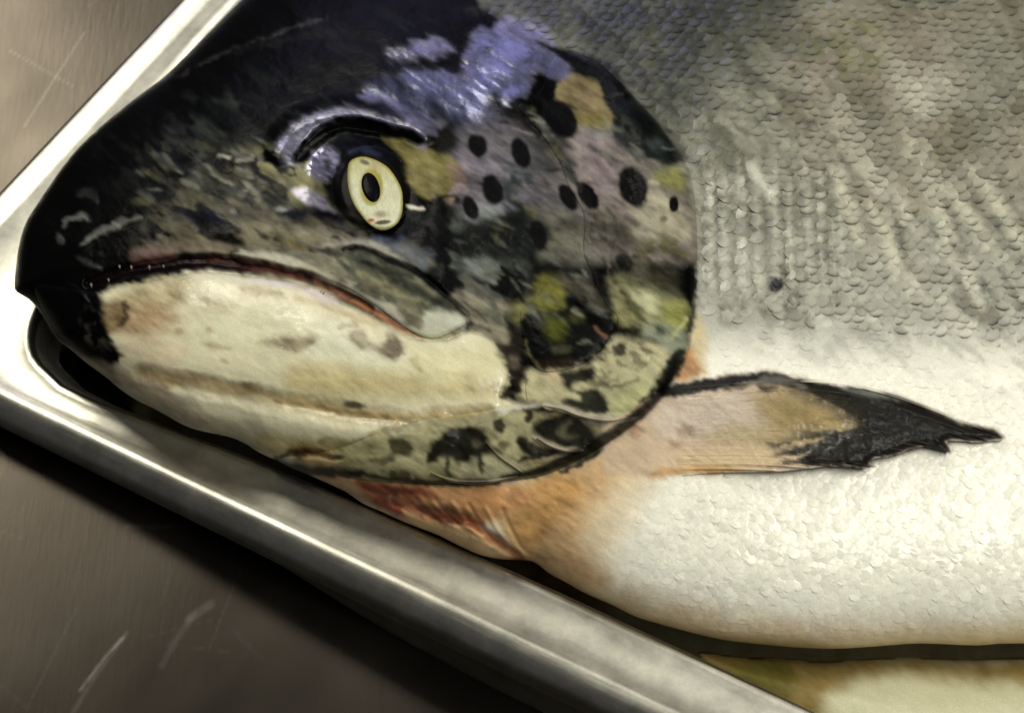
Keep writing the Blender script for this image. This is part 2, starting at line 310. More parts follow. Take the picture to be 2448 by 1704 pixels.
fill(Z('D', [(0, 1350), (500, 1330), (1100, 1450), (1600, 1450), (1700, 1598), (700, 1598), (0, 1598)]), (184, 168, 106), 34, .75, 14)
# crease between jaw and chin fold
CREASE = Z('C', [(900, 1040), (1100, 1090), (1300, 1130), (1500, 1170), (1750, 1230), (2131, 1290)]) + Z('G', [(560, 105), (800, 130), (1000, 155), (1200, 130), (1500, 100)])
line(CREASE, 46, (168, 142, 84), 30, .85, .35, 6, h=-10)
line(CREASE[4:9], 16, (140, 116, 58), 14, .7, .6, 4, h=-6)
line(Z('C', [(1540, 1120), (1660, 1140)]), 22, (140, 116, 78), 14, .8, .5, 5)
ell(846, 968, 8, 26, 85, (74, 60, 36), .4, .9, .3)
line(Z('C', [(930, 1060), (1000, 1110), (1080, 1170)]), 24, (132, 112, 92), 18, .75, .5, 6)
# chin fold
fill(Z('C', [(1150, 1130), (1500, 1190), (1800, 1250), (2131, 1320)]) + Z('G', [(600, 130), (900, 180), (1100, 200), (1200, 170), (900, 290), (500, 210), (200, 190), (0, 180)]) + Z('C', [(1400, 1330), (1100, 1230)]), (206, 200, 166), 18, .92, 8)
fill(Z('C', [(760, 1000), (1000, 1130), (1200, 1250), (1400, 1340), (1560, 1440), (1400, 1420), (1230, 1390), (1100, 1320), (950, 1220), (760, 1110), (560, 980)]), (166, 150, 122), 18, .85, 8)
line(Z('C', [(430, 880), (600, 1000), (800, 1120), (950, 1215)]), 12, (174, 164, 132), 8, .8, .3, 2)
fill(Z('G', [(0, 250), (200, 240), (600, 290), (900, 300), (800, 400), (500, 400), (360, 350), (200, 370), (60, 350)]), (176, 158, 92), 16, .85, 9)
line(Z('G', [(560, 30), (640, 40), (710, 60)]), 16, (96, 78, 40), 10, .0)
line(Z('G', [(470, 265), (560, 270), (610, 280)]), 18, (150, 136, 84), 12, .7, .4, 4)
# black chin
fill(Z('C', [(60, 420), (300, 440), (560, 500), (640, 560), (660, 640), (670, 740), (700, 830), (760, 920), (770, 970), (730, 990), (640, 940), (560, 910), (440, 880), (360, 820), (290, 730), (220, 640), (80, 520)]), (16, 15, 19), 9, .98, 5)
mottle(Z('C', [(520, 640), (660, 640), (700, 900), (560, 880)]), (70, 68, 58), 14, .8, 24, .5, .62, 60, 1, 17)

# --- cheek behind the jaw ------------------------------------------------
mottle(Z('D', [(1300, 100), (1900, 0), (2000, 500), (1700, 900), (1300, 650)]), (86, 92, 86), 30, .85, 30, .46, .6, 40, 2, 18)
fill(Z('D', [(1450, 430), (1600, 350), (1690, 400), (1680, 500), (1740, 600), (1560, 560)]), (122, 124, 114), 14, .8, 8, tex=.3)
fill(Z('D', [(1360, 740), (1480, 700), (1700, 760), (1850, 820), (1830, 950), (1850, 1100), (1800, 1150), (1700, 1110), (1560, 1020), (1480, 880)]), (136, 130, 108), 14, .88, 8, tex=.15)
mottle(Z('D', [(1400, 560), (1900, 560), (1980, 900), (1750, 1000), (1400, 760)]), (100, 100, 86), 22, .9, 26, .42, .56, 40, 3, 19)
line(Z('D', [(1440, 790), (1560, 870), (1640, 960)]), 8, (60, 56, 48), 8, .7, .4, 3)
line(Z('D', [(1600, 1000), (1680, 1030)]), 9, (60, 52, 44), 7, .6)
ell(1128, 775, 9, 7, 0, (50, 46, 36), .4, .8)
# region round the black cheek spots: grey with a purple cast
fill(Z('E', [(0, 620), (150, 560), (330, 560), (500, 680), (700, 950), (850, 1150), (900, 1300), (600, 1260), (450, 1180), (250, 1320), (60, 1340), (-60, 1100), (-100, 800)]), (110, 105, 113), 26, .85, 14, tex=.15)
fill(Z('E', [(0, 870), (200, 880), (300, 950), (100, 960), (0, 940)]), (140, 132, 142), 14, .7, 7)
fill(Z('E', [(60, 1200), (250, 1180), (330, 1230), (180, 1340), (60, 1320)]), (122, 128, 128), 16, .75, 8)
mottle(Z('E', [(330, 950), (560, 950), (560, 1200), (400, 1250), (330, 1150)]), (52, 66, 72), 20, .8, 24, .4, .55, 30, 2, 20)
fill(Z('E', [(500, 660), (620, 700), (760, 870), (860, 1060), (740, 1030), (560, 960), (500, 850)]), (62, 66, 64), 20, .7, 9)
fill(Z('E', [(560, 960), (720, 960), (820, 1050), (720, 1060), (640, 1120), (560, 1040)]), (104, 98, 98), 14, .7, 8)
fill(Z('E', [(560, 1230), (800, 1230), (950, 1400), (1000, 1598), (640, 1598), (560, 1500), (660, 1400)]), (118, 116, 100), 26, .8, 12, tex=.2)
fill(Z('E', [(480, 1210), (560, 1220), (560, 1290), (500, 1280)]), (112, 112, 76), 10, .8, 4)
# dark green below
mottle(Z('E', [(0, 1350), (520, 1250), (560, 1560), (200, 1598), (0, 1598)]), (34, 40, 36), 20, .9, 30, .2, .4, 30, 2, 21)
fill(Z('F', [(20, 60), (200, 40), (250, 130), (240, 220), (120, 200)]), (112, 118, 112), 12, .7, 8, tex=.3)
# yellow green stains
fill(Z('F', [(380, 420), (520, 300), (560, 180), (700, 210), (780, 300), (760, 400), (640, 400), (560, 430), (520, 480), (440, 560)]), (118, 117, 62), 20, .85, 9)
# opercle plate
fill(Z('E', [(650, 700), (800, 640), (1100, 640), (1500, 880), (1600, 900), (1680, 1100), (1720, 1400), (1700, 1598), (1000, 1598), (950, 1400), (880, 1230), (760, 1000), (680, 850)]), (119, 111, 104), 20, .92, 8)
fill(Z('E', [(800, 700), (950, 660), (1100, 760), (1180, 900), (1130, 1050), (1030, 1100), (850, 940), (790, 800)]), (134, 120, 122), 22, .85, 10)
fill(Z('E', [(930, 800), (1000, 850), (1070, 950), (1060, 1000), (980, 900)]), (92, 76, 76), 14, .75, 6)
fill(Z('E', [(850, 760), (900, 900), (960, 1000), (880, 960), (800, 850)]), (140, 130, 124), 10, .7, 6)
line(Z('E', [(420, 470), (500, 560), (650, 730), (740, 850), (800, 960), (860, 1040)]), 24, (30, 32, 32), 14, .8, .4, 5, h=-3)
fill(Z('E', [(420, 480), (520, 500), (700, 640), (780, 680), (780, 800), (860, 900), (820, 960), (740, 840), (640, 700)]), (40, 46, 44), 14, .8, 6)
line(Z('E', [(575, 570), (630, 630), (685, 675)]), 20, (104, 108, 100), 10, .85, .3, 3)
mottle(Z('E', [(900, 1250), (1250, 1250), (1300, 1450), (1000, 1480)]), (66, 60, 48), 22, .85, 34, .32, .5, 20, 2, 22)
fill(Z('E', [(1280, 1120), (1500, 1100), (1620, 1230), (1700, 1400), (1620, 1450), (1350, 1420), (1250, 1300)]), (164, 158, 132), 28, .85, 14)
fill(Z('E', [(1040, 1080), (1180, 1120), (1250, 1300), (1150, 1300), (1000, 1180)]), (122, 112, 104), 18, .7, 8)
fill(Z('E', [(1450, 930), (1560, 900), (1640, 1000), (1640, 1100), (1520, 1080), (1400, 1020)]), (122, 122, 62), 16, .9, 8)
line(Z('E', [(1390, 1020), (1440, 1035)]), 12, (170, 168, 140), 8, .7)
fill(Z('E', [(1250, 900), (1450, 890), (1500, 930), (1350, 980), (1280, 950)]), (90, 92, 76), 16, .7, 6)
mottle(Z('E', [(1300, 1440), (1600, 1430), (1640, 1598), (1300, 1598)]), (84, 82, 44), 18, .8, 26, .3, .5, 30, 1.5, 23)
# dark wedge at the top rear of the gill cover
fill(Z('E', [(550, 40), (800, 60), (1000, 140), (1250, 380), (1400, 540), (1580, 780), (1640, 880), (1500, 900), (1440, 860), (1300, 870), (1200, 780), (1100, 660), (1080, 520), (1000, 300), (800, 180), (700, 100)]), (34, 40, 38), 10, .95, 5)
fill(Z('E', [(1060, 390), (1240, 380), (1200, 460), (1100, 560), (1080, 480)]), (18, 18, 18), 14, .8, 6)
fill(Z('E', [(1350, 700), (1480, 720), (1500, 800), (1400, 780)]), (70, 80, 76), 12, .7, 6, tex=.4)
line(Z('E', [(1480, 770), (1555, 785)]), 7, (96, 104, 98), 5, .8); line(Z('E', [(1070, 405), (1180, 380)]), 6, (62, 60, 56), 5, .8)
line(Z('E', [(700, 90), (900, 130), (1050, 190), (1180, 330)]), 30, (20, 20, 18), 16, .85, .5, 6)
# ochre patch
fill(Z('E', [(740, 270), (800, 220), (930, 260), (1010, 300), (1040, 400), (1090, 520), (1095, 645), (990, 645), (860, 620), (800, 500), (700, 430), (695, 350)]), (126, 113, 74), 7, .97, 7)
fill(Z('E', [(850, 330), (960, 300), (1000, 430), (960, 500), (880, 440)]), (132, 114, 82), 16, .6, 8); fill(Z('E', [(820, 540), (1060, 520), (1085, 630), (900, 620)]), (118, 108, 52), 14, .7, 7)
line(Z('E', [(800, 470), (850, 495)]), 6, (96, 78, 40), 5, .7)
fill(Z('E', [(860, 620), (1090, 640), (1080, 690), (1000, 720), (900, 680)]), (120, 118, 116), 12, .75, 6)
# lower cheek boss, yellow green and black
fill(Z('F', [(950, 380), (1040, 420), (1140, 470), (1130, 560), (1060, 650), (1000, 740), (850, 840), (640, 880), (520, 820), (470, 700), (440, 600), (450, 480), (560, 420), (700, 440), (850, 400)]), (28, 29, 26), 9, .95, 6)
fill(Z('F', [(560, 290), (600, 200), (700, 230), (760, 310), (700, 400), (600, 400)]), (116, 113, 28), 20, .95, 9)
fill(Z('F', [(500, 380), (620, 360), (740, 400), (700, 440), (560, 440)]), (98, 100, 20), 14, .85, 8)
fill(Z('F', [(610, 500), (700, 470), (770, 500), (770, 600), (690, 660), (620, 620)]), (92, 97, 22), 18, .92, 8)
fill(Z('F', [(800, 430), (900, 440), (900, 500), (820, 500)]), (88, 88, 38), 12, .7, 6)
fill(Z('F', [(680, 700), (790, 700), (780, 750), (700, 750)]), (88, 86, 60), 10, .7, 6)
line(Z('F', [(860, 670), (940, 660)]), 16, (96, 100, 84), 10, .7, .4, 4)
fill(Z('F', [(560, 800), (760, 790), (840, 830), (640, 875)]), (66, 52, 36), 10, .8, 4)
line(Z('F', [(975, 545), (1010, 590), (1060, 620)]), 8, (120, 84, 58), 6, .8)
line(Z('F', [(470, 640), (510, 760), (590, 860)]), 10, (110, 104, 70), 7, .8, .3, 3)
fill(Z('F', [(700, 200), (900, 200), (1060, 400), (1130, 440), (1000, 420), (850, 330)]), (96, 92, 74), 14, .8, 8, tex=.3)
# opercle lower rear, green yellow
fill(Z('F', [(1100, 200), (1300, 180), (1640, 380), (1650, 520), (1540, 640), (1380, 640), (1250, 560), (1130, 420)]), (134, 134, 92), 22, .88, 10)
fill(Z('F', [(1240, 270), (1400, 290), (1430, 420), (1360, 460), (1260, 380)]), (164, 166, 124), 14, .85, 7)
fill(Z('F', [(1460, 390), (1560, 360), (1640, 400), (1630, 520), (1560, 600), (1500, 520)]), (132, 134, 60), 16, .9, 8)
fill(Z('F', [(1120, 340), (1200, 380), (1260, 480), (1200, 560), (1140, 480)]), (146, 142, 92), 12, .8, 7)
line(Z('F', [(1180, 300), (1280, 430), (1340, 520)]), 20, (78, 80, 42), 14, .8, .5, 5)
ell(1100 + 1295 / 3.044, 600 + 595 / 3.044, 8, 12, 10, (54, 52, 30), .4, .9, .3)
fill(Z('F', [(1260, 60), (1560, 160), (1600, 330), (1420, 280), (1250, 180)]), (78, 72, 52), 20, .85, 12)
fill(Z('F', [(1350, 520), (1500, 540), (1640, 590), (1670, 640), (1640, 720), (1500, 740), (1400, 680), (1300, 620)]), (140, 146, 122), 12, .85, 8, tex=.2)
fill(Z('F', [(1430, 540), (1500, 560), (1480, 620), (1430, 600)]), (70, 82, 62), 8, .8, 5)
line(Z('F', [(1540, 630), (1600, 560), (1640, 480)]), 10, (170, 168, 110), 7, .7)
# sub-opercle: cream with dark loops
fill(Z('F', [(480, 870), (650, 880), (900, 830), (1040, 740), (1140, 620), (1320, 650), (1500, 720), (1500, 860), (1420, 1060), (1300, 1190), (1100, 1220), (900, 1190), (740, 1140), (600, 1110), (480, 1100), (420, 1040), (480, 940)]), (178, 172, 130), 12, .95, 6)
fill(Z('F', [(620, 890), (740, 880), (740, 960), (640, 960)]), (196, 174, 138), 14, .6, 6)
fill(Z('F', [(740, 900), (860, 870), (960, 840), (980, 900), (940, 950), (820, 980), (880, 1010), (1000, 1000), (1060, 1070), (1070, 1160), (960, 1190), (860, 1160), (760, 1110), (780, 1070), (880, 1070), (750, 1000)]), (30, 33, 30), 10, .94, 7)
line(Z('F', [(940, 960), (1050, 970), (1150, 940)]), 16, (108, 104, 78), 10, .75, .4, 5)
fill(Z('F', [(1080, 1090), (1200, 980), (1380, 930), (1380, 1040), (1250, 1160), (1120, 1170)]), (172, 172, 120), 10, .9, 6)
line(Z('F', [(1100, 970), (1250, 930), (1390, 800)]), 12, (176, 172, 130), 8, .8, .3, 3, h=3)
line(Z('F', [(1080, 1000), (1200, 970), (1300, 920)]), 10, (112, 108, 76), 8, .7, .4, 3)
mottle(Z('F', [(960, 780), (1350, 640), (1400, 800), (1200, 930), (1000, 920)]), (110, 106, 76), 14, .75, 16, .48, .6, 20, 1.5, 24)
ell(1100 + 1160 / 3.044, 600 + 715 / 3.044, 16, 14, 0, (74, 66, 50), .4, .9, .4)
# dark rear band of the gill cover
line(Z('F', [(1600, 740), (1540, 850), (1480, 970), (1400, 1100), (1260, 1220), (1080, 1330), (960, 1440)]), 42, (38, 42, 38), 16, .92, .35, 5)
line(Z('F', [(1520, 1010), (1400, 1150), (1250, 1270), (1130, 1360), (1000, 1450), (880, 1540), (740, 1598)]), 18, (20, 18, 18), 8, .9, .2, 3)
# dark chute from the boss down to the throat
fill(Z('F', [(330, 500), (420, 560), (470, 660), (460, 760), (470, 880), (450, 980), (400, 1000), (350, 880), (310, 760), (260, 680), (350, 680), (380, 600)]), (48, 40, 32), 9, .93, 5)
fill(Z('F', [(350, 760), (420, 760), (420, 840), (360, 840)]), (104, 90, 78), 10, .7, 5)
line(Z('F', [(430, 1000), (370, 1040), (300, 1060)]), 14, (58, 44, 32), 8, .9, .4, 4)
ell(1185, 925, 10, 20, 30, (118, 110, 60), .5, .6)
# gill membrane with dark cells
fill([(700, 1110), (800, 1075), (950, 1010), (1100, 995), (1250, 985), (1340, 985), (1400, 1010), (1470, 1035), (1386, 1098), (1279, 1141), (1205, 1151), (1066, 1157), (885, 1149), (760, 1122)], (146, 140, 98), 10, .95, 5)
fill(Z('G', [(900, 260), (1100, 210), (1300, 120), (1700, 80), (1800, 300), (1500, 500), (1150, 470), (820, 420)]), (150, 146, 108), 20, .7, 8)
fill(Z('G', [(1140, 300), (1250, 210), (1400, 170), (1500, 220), (1530, 300), (1580, 340), (1490, 360), (1480, 410), (1400, 380), (1330, 430), (1280, 400), (1200, 370), (1150, 400)]), (32, 33, 26), 9, .95, 6)
ell(1140, 1062, 10, 13, 0, (84, 78, 60), .5, .7)
line(Z('G', [(1150, 340), (1140, 400)]), 16, (44, 42, 30), 8, .85); line(Z('G', [(1250, 390), (1250, 470), (1280, 510)]), 15, (52, 48, 34), 9, .85, .3, 3); line(Z('G', [(1450, 390), (1470, 480)]), 15, (50, 46, 34), 8, .85, .3, 3)
fill(Z('G', [(1310, 500), (1380, 410), (1460, 480), (1450, 540), (1340, 540)]), (158, 152, 118), 7, .9, 4)
fill(Z('G', [(1490, 390), (1590, 360), (1700, 430), (1740, 480), (1620, 540), (1510, 530), (1480, 450)]), (164, 158, 124), 7, .92, 4)
fill(Z('G', [(1130, 440), (1230, 440), (1240, 510), (1150, 510)]), (132, 126, 88), 8, .8, 4)
ell(600 + 960 / 2.664, 950 + 320 / 2.664, 21, 32, 60, (64, 62, 40), .3, .9, .6); line(Z('G', [(760, 400), (850, 400), (930, 340)]), 16, (84, 76, 48), 10, .8, .4, 4)
ell(600 + 1580 / 2.664, 950 + 175 / 2.664, 15, 17, 0, (48, 44, 32), .3, .93, .4); ell(600 + 1765 / 2.664, 950 + 115 / 2.664, 12, 17, -15, (48, 44, 32), .3, .93, .4)
ell(600 + 1610 / 2.664, 950 + 300 / 2.664, 12, 13, 0, (90, 78, 54), .4, .85, .4); ell(600 + 1730 / 2.664, 950 + 285 / 2.664, 12, 14, 0, (56, 48, 32), .4, .9, .4)
fill(Z('F', [(520, 1290), (620, 1220), (760, 1170), (880, 1220), (960, 1290), (1000, 1380), (900, 1440), (760, 1430), (640, 1390), (560, 1350)]), (30, 32, 27), 9, .95, 6)
fill(Z('F', [(700, 1330), (760, 1250), (820, 1240), (780, 1320), (880, 1350), (760, 1370)]), (88, 86, 62), 8, .8, 5)
line(Z('F', [(440, 1400), (520, 1450), (640, 1480), (800, 1460)]), 34, (34, 30, 24), 12, .9, .6, 5); line(Z('F', [(430, 1530), (560, 1500), (700, 1480)]), 22, (38, 34, 26), 10, .9, .6, 4)
line(Z('F', [(540, 1355), (640, 1410), (760, 1445), (900, 1445)]), 12, (160, 148, 126), 6, .9, .3, 2, h=7)
line(Z('F', [(480, 1540), (640, 1520), (800, 1490), (870, 1480)]), 14, (126, 114, 88), 9, .85, .3, 3, h=3)
line(Z('F', [(600, 1115), (740, 1140), (860, 1185), (1000, 1215), (1120, 1220), (1220, 1195)]), 15, (178, 168, 144), 7, .92, .4, 2, h=6)
line(Z('F', [(900, 1220), (1020, 1260), (1100, 1290), (1200, 1230)]), 18, (140, 132, 112), 10, .8, .4, 3)
line(Z('G', [(1500, 280), (1580, 360), (1680, 430), (1730, 470)]), 6, (110, 98, 66), 5, .8)
line(Z('G', [(700, 480), (820, 510), (1000, 530), (1200, 545), (1400, 548), (1600, 545)]), 14, (48, 42, 30), 8, .85, .3, 3)
line(Z('G', [(160, 390), (260, 350), (400, 345), (520, 385), (580, 385)]), 15, (86, 54, 28), 9, .88, .4, 3, h=-6)
line(Z('G', [(150, 400), (250, 440), (380, 470), (560, 480), (700, 490)]), 24, (48, 32, 22), 12, .92, .4, 4, h=-9)
fill(Z('G', [(290, 390), (380, 370), (480, 400), (560, 425), (420, 435), (320, 420)]), (186, 158, 106), 7, .9, 3)
mottle(Z('G', [(850, 460), (1000, 460), (1100, 540), (850, 540)]), (64, 56, 36), 10, .8, 18, .4, .55, 0, 1, 25)

for i in range(230):
    a0, b0 = rng.uniform(330, 1560), rng.uniform(250, 760)
    if b0 > 520 + (a0 - 300) * .16 and a0 < 1130: b0 -= 260
    if b0 < 330 - (a0 - 700) * .12 and a0 < 1050: continue
    if (a0 - 890) ** 2 + (b0 - 450) ** 2 < 150 ** 2: continue
    q0 = rng.random()
    cc0 = ((22, 26, 25), (128, 126, 110), (30, 34, 30), (104, 106, 96), (96, 92, 60))[int(q0 * 5)]
    ell(a0, b0, rng.uniform(3, 9), rng.uniform(8, 30), rng.normal(58, 14), cc0, .6, rng.uniform(.3, .75), .8)

# --- eye surround -------------------------------------------------------
fill(Z('B', [(1100, 440), (1300, 430), (1420, 520), (1560, 560), (1700, 620), (1760, 720), (1740, 900), (1560, 960), (1500, 1000), (1400, 930), (1340, 830), (1290, 640), (1180, 540)]), (122, 114, 58), 8, .95, 5)
fill(Z('B', [(1340, 650), (1520, 600), (1600, 800), (1560, 940), (1440, 900), (1360, 800)]), (140, 130, 78), 20, .7, 8)
fill(Z('B', [(1660, 680), (1780, 700), (1850, 840), (1720, 960), (1700, 860)]), (118, 98, 86), 12, .8, 8)
line(Z('B', [(1690, 920), (1760, 880), (1830, 900)]), 16, (152, 136, 140), 9, .7, .4, 3)
fill(Z('B', [(1640, 1000), (1730, 960), (1720, 1020), (1690, 1040)]), (138, 120, 96), 6, .8, 4)
fill(Z('B', [(1740, 470), (1860, 560), (2000, 640), (2131, 760), (1900, 740), (1780, 640)]), (110, 104, 118), 14, .7, 8)
fill(Z('B', [(1420, 480), (1500, 420), (1640, 400), (1740, 480), (1760, 560), (1640, 600), (1540, 560)]), (38, 36, 26), 12, .9, 6)
fill(Z('B', [(1350, 490), (1400, 480), (1500, 530), (1450, 570)]), (128, 122, 132), 7, .85, 3)
fill(Z('B', [(1300, 960), (1400, 980), (1540, 1000), (1580, 940), (1690, 1040), (1700, 1200), (1500, 1300), (1300, 1280), (1280, 1100)]), (17, 20, 20), 12, .95, 6)
fill(Z('B', [(1340, 1140), (1440, 1080), (1460, 1180), (1380, 1200)]), (52, 60, 50), 10, .7, 6)
line(Z('B', [(1335, 1045), (1400, 1058), (1465, 1065)]), 11, (206, 204, 180), 5, .95, .5, 2)
# brow and crown: window sheen painted as violet, part-metallic patches
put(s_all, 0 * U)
SHEEN = [Z('B', [(220, 500), (330, 380), (470, 290), (640, 240), (800, 200), (980, 230), (1100, 260), (1300, 290), (1420, 400), (1440, 450), (1330, 430), (1200, 380), (1050, 330), (900, 300), (780, 310), (640, 350), (520, 450), (420, 580), (350, 680), (270, 620)]),
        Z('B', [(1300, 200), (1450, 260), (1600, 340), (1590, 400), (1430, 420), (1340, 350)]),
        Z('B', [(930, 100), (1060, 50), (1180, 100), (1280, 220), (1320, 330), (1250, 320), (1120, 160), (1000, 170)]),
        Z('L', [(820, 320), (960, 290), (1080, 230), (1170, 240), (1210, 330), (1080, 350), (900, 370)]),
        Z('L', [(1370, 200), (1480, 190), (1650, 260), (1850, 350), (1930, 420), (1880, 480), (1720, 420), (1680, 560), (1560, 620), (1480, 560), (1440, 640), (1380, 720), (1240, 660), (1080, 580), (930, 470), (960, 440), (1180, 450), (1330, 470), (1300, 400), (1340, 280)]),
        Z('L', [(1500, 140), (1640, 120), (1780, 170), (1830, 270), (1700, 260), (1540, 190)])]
for i, p in enumerate(SHEEN):
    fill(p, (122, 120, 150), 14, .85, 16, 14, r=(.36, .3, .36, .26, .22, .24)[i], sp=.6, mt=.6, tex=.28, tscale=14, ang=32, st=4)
fill(Z('L', [(700, 560), (900, 440), (1200, 460), (1450, 620), (1520, 720), (1380, 770), (1150, 720), (1000, 680), (850, 600)]), (74, 78, 112), 24, .7, 12, r=.3, mt=.35, tex=.3)  # bluish sheen painted in to join the crown patches
fill(SHEEN[4], (84, 92, 140), 14, .5, 8)
fill(Z('B', [(480, 700), (560, 580), (640, 540), (730, 580), (740, 700), (640, 820), (540, 800)]), (120, 116, 150), 9, .9, 5, r=.18, sp=.6, mt=.7)  # violet reflection at the eye's left, put into colour and metalness
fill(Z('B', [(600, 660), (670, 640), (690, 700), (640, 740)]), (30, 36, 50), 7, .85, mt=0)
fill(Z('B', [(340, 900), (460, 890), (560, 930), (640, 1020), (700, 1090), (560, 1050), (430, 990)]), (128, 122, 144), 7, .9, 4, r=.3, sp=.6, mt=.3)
fill(Z('B', [(540, 830), (600, 860), (630, 940), (570, 940), (540, 890)]), (106, 100, 70), 8, .8, 4)
fill(Z('B', [(1060, 150), (1200, 190), (1290, 280), (1310, 340), (1160, 280), (1080, 220)]), (20, 20, 22), 8, .9, 5, sp=.1, r=.3, mt=0)
# black orbit ring
line(Z('B', [(400, 640), (480, 540), (600, 430), (760, 350), (900, 350), (1060, 380), (1200, 420), (1330, 440), (1420, 490)]), 32, (14, 13, 18), 10, .97, .3, 3, sp=.05, h=-14, r=.3)
fill(Z('B', [(640, 830), (740, 700), (840, 600), (1000, 560), (1180, 620), (1300, 800), (1330, 1000), (1300, 1200), (1180, 1290), (1000, 1240), (860, 1100), (720, 1060), (640, 960)]), (15, 17, 18), 10, .97, 4)
line(Z('B', [(830, 590), (900, 560), (1000, 560), (1100, 600)]), 14, (54, 62, 96), 9, .8, .5, 3)  # arcs here and below paint the window's blue reflection on the eyeball
fill(Z('B', [(720, 480), (850, 480), (1000, 470), (1150, 540), (1260, 700), (1180, 640), (1000, 560), (840, 560), (720, 560)]), (20, 24, 40), 10, .9, 4)

# --- pectoral fin -----------------------------------------------------------
FIN = [(1470, 1010), (1520, 960), (1570, 930)] + Z('H', [(260, 262), (400, 240), (560, 215), (720, 197), (800, 202), (930, 235), (1040, 262), (1150, 283), (1280, 292), (1390, 308), (1470, 335), (1550, 368), (1680, 425), (1800, 478), (1880, 487), (1950, 503), (1990, 522), (2030, 548), (2005, 568), (1940, 572), (1880, 580), (1800, 572), (1715, 574), (1738, 632), (1690, 622), (1600, 602), (1520, 615), (1480, 632), (1400, 655), (1332, 664), (1300, 690), (1335, 708), (1240, 716), (1100, 706), (960, 720), (800, 735), (600, 738), (420, 745), (280, 762), (150, 775), (40, 790)]) + [(1450, 1150), (1390, 1140), (1400, 1080)]
fill([(1440, 1020), (1600, 930)] + FIN[4:-4] + [(1440, 1130)], (196, 172, 140), 9, 1, 0, smooth=False, r=.35)
fill(Z('H', [(180, 350), (420, 320), (700, 300), (760, 420), (700, 560), (400, 560), (150, 520)]), (188, 174, 158), 30, .8, 10)
fill(Z('H', [(700, 310), (900, 300), (1080, 340), (1200, 420), (1260, 500), (1180, 560), (950, 560), (800, 520), (680, 400)]), (140, 120, 62), 44, .9, 16)
fill(Z('H', [(560, 480), (900, 520), (1160, 560), (900, 610), (600, 610), (400, 560)]), (164, 146, 96), 24, .7, 10)
fill(Z('H', [(300, 640), (800, 620), (900, 680), (700, 720), (300, 740)]), (202, 178, 134), 18, .75, 8)
line(Z('H', [(150, 755), (240, 735), (420, 722), (600, 725)]), 20, (196, 150, 86), 14, .8, .4, 4)
ell(1642, 1028, 20, 14, 0, (150, 118, 92), .6, .6); ell(1610, 1065, 14, 12, 0, (160, 126, 100), .6, .5); ell(1522, 1030, 18, 14, 20, (150, 108, 78), .6, .6)
fill(Z('H', [(180, 300), (260, 262), (400, 240), (560, 215), (720, 197), (800, 202), (930, 235), (1040, 262), (1150, 283), (1280, 292), (1390, 308), (1470, 335), (1550, 368), (1680, 425), (1800, 478), (1880, 487), (1950, 503), (1990, 522), (2030, 548), (2005, 568), (1940, 572), (1880, 580), (1800, 572), (1715, 574), (1738, 632), (1690, 622), (1600, 602), (1520, 615), (1480, 632), (1400, 655), (1332, 664), (1300, 690), (1335, 708), (1240, 716), (1100, 706), (960, 698), (900, 680), (960, 650), (1100, 610), (1200, 560), (1230, 480), (1180, 420), (1080, 360), (960, 305), (820, 270), (640, 262), (480, 295), (300, 325), (180, 350)]), (25, 27, 27), 6, .97, 4, smooth=False, r=.42, sp=.08)
mottle(Z('H', [(860, 560), (1250, 430), (1260, 560), (1000, 700), (800, 690)]), (26, 27, 26), 22, .8, 11, .38, .52, -8, 10, 27)
line(Z('H', [(900, 290), (1030, 335), (1140, 385), (1230, 450), (1250, 520), (1170, 590), (1040, 640)]), 44, (62, 56, 34), 44, .8, .4, 8, .3)
line(Z('H', [(260, 300), (450, 280), (640, 275)]), 20, (52, 54, 50), 12, .7, .4, 4)
line(Z('H', [(640, 262), (760, 240), (880, 250), (960, 290)]), 18, (110, 106, 98), 12, .8, .5, 5)
fill(Z('H', [(700, 265), (780, 275), (820, 290), (760, 310), (710, 295)]), (28, 20, 22), 7, .9, 3)
for a_, b_, c_ in (((940, 600), (1240, 560), 70), ((960, 630), (1300, 600), 60), ((920, 660), (1240, 640), 50), ((1060, 560), (1400, 540), 52), ((1280, 460), (1600, 560), 50), ((1400, 500), (1850, 550), 46), ((1250, 430), (1700, 520), 44)):
    line(Z('H', [a_, b_]), 9, (c_, c_ + 4, c_ + 2), 8, .6, .6, 2)
fill(Z('H', [(1150, 290), (1300, 300), (1420, 320), (1520, 362), (1440, 352), (1300, 330)]), (112, 116, 110), 7, .8, 4)
mottle(Z('H', [(760, 560), (1100, 520), (1300, 560), (1000, 690), (860, 670)]), (44, 44, 40), 14, .8, 12, .42, .56, -6, 9, 26)

# --- the fish lying underneath (its own stretch of the layout, below 1560) ----
m = sstep(1556, 1566, V) * sstep(1560, 1640, U)
put(s_all, m, (206, 204, 166))
fill([(1600, 1560), (2000, 1560), (2448, 1580), (2700, 1600), (2700, 1650), (2400, 1632), (2150, 1610), (2010, 1640), (1960, 1720), (1900, 1900), (1600, 1900)], (146, 122, 52), 30, .95, 14)
fill([(1740, 1590), (1880, 1580), (1900, 1640), (1840, 1700), (1760, 1640)], (112, 106, 26), 24, .85, 10)

def samp(A, u, v):
    x = np.clip((np.asarray(u, float) - CU0) / CS, 0, len(CU) - 1.001); y = np.clip((np.asarray(v, float) - CV0) / CS, 0, len(CV) - 1.001)
    i = x.astype(int); j = y.astype(int); fx = x - i; fy = y - j
    if A.ndim == 3: fx = fx[..., None]; fy = fy[..., None]
    return (A[j, i] * (1 - fx) + A[j, i + 1] * fx) * (1 - fy) + (A[j + 1, i] * (1 - fx) + A[j + 1, i + 1] * fx) * fy
